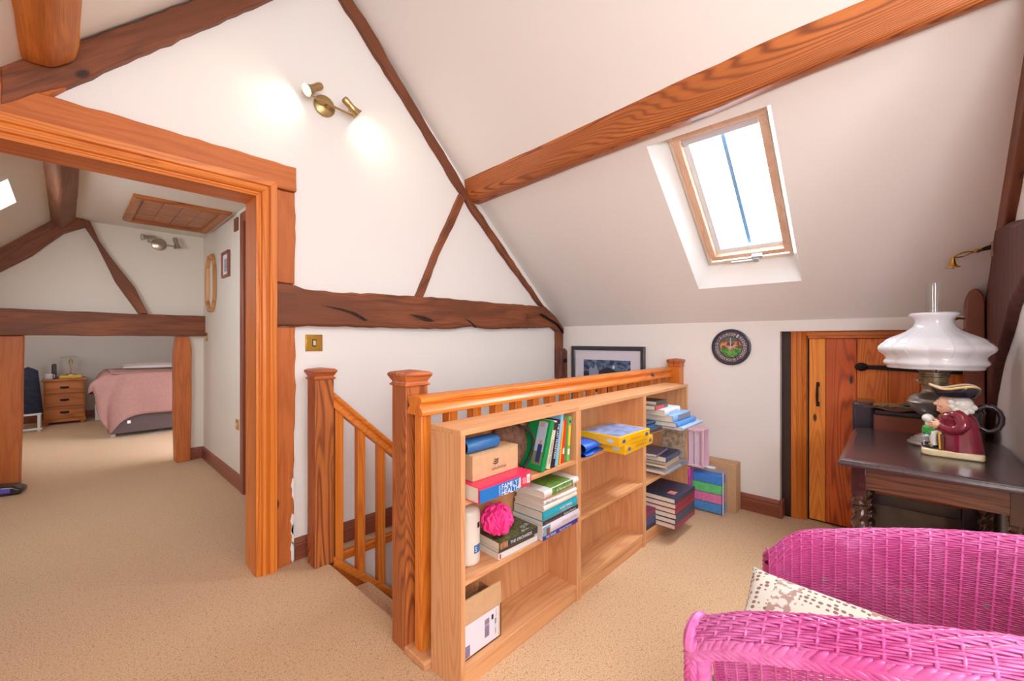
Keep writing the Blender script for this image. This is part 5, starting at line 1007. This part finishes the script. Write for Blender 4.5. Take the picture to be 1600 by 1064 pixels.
for i,(x,l) in enumerate(((-.45,'white fringed pillow at the foot side of the bed'),(.35,'white fringed pillow further right on the bed'))):
    p_ = thing('pillow', l, 'pillow', (1.3+x,7.98,.835), (R(4),0,0)); MB().grid(20,20,lambda u,v:(cf(u,v,1)[0]*2.1,cf(u,v,1)[1]*1.2,cf(u,v,1)[2]*.7)).grid(20,20,lambda u,v:(cf(u,v,-1)[0]*2.1,cf(u,v,-1)[1]*1.2,cf(u,v,-1)[2]*.7)).build('pillowcase', plain('pillow_white',(196,184,184),.9), p_, angle=180)
ct = thing('draped_coat', 'dark navy coat draped over a white chair left of the chest of drawers', 'coat', (-.36,8.45,.2)); random.seed(8)
MB().grid(40,24,lambda u,v:((.13-.045*v)*(math.cos(2*math.pi*u))*(1+.08*math.sin(6*2*math.pi*u)*(1-v))*(1 if v<.93 else (1-v)/.07), (.10-.03*v)*math.sin(2*math.pi*u)*(1 if v<.93 else (1-v)/.07), .02+.63*v),cu=True).build('cloth', plain('navy_cloth',(40,46,66),.9,noise=.4,bmp=.5,bscale=30), ct, angle=180)
wc = thing('white_chair', 'white chair frame showing beneath the navy coat', 'chair', (-.36,8.45,0)); wp = plain('white_paint',(222,224,226),.4)
for x in (-.10,.10):
    for y in (-.13,.16): MB().box(x-.014,x+.014,y-.014,y+.014,.0,.24).build('leg', wp, wc, bevel=.003)
MB().box(-.13,.13,-.15,-.12,.02,.045).build('rail', wp, wc, bevel=.003); MB().box(-.12,.12,-.15,.18,.215,.235).build('seat', wp, wc, bevel=.003); MB().box(-.085,.085,.12,.15,.235,.78).build('backrest', wp, wc, bevel=.01)
wb = thing('white_box', 'small white box on the floor between the drawers and the bed', 'box', (.33,8.9,0)); MB().box(-.05,.08,-.08,.1,0,.22).build('carton', wp, wb, bevel=.004); MB().box(-.053,.083,-.083,.103,.19,.228).build('lid', wp, wb, bevel=.004)
vc = thing('vacuum_head', 'black vacuum cleaner head with a purple strip beside the left orange post', 'vacuum cleaner', (-.40,5.10,0), (0,0,R(-12))); vb = plain('vacuum_black',(34,34,42),.3,coat=.4)
MB().prism([(-.14,0),(.13,0),(.14,.03),(.10,.055),(-.10,.07),(-.14,.05)],-.05,.06).build('floor_head', vb, vc, bevel=.012); MB().box(-.10,.09,-.056,-.05,.02,.045).build('purple_strip', plain('vacuum_purple',(110,92,206),.4), vc, bevel=.002); MB().tube([(.0,.0,.05),(-.05,.03,.12),(-.12,.09,.22),(-.22,.12,.60)],[.028,.024,.02,.018],12).build('neck', vb, vc)
vc.scale = (1.25,1.25,1.25)
bpy.context.view_layer.update()
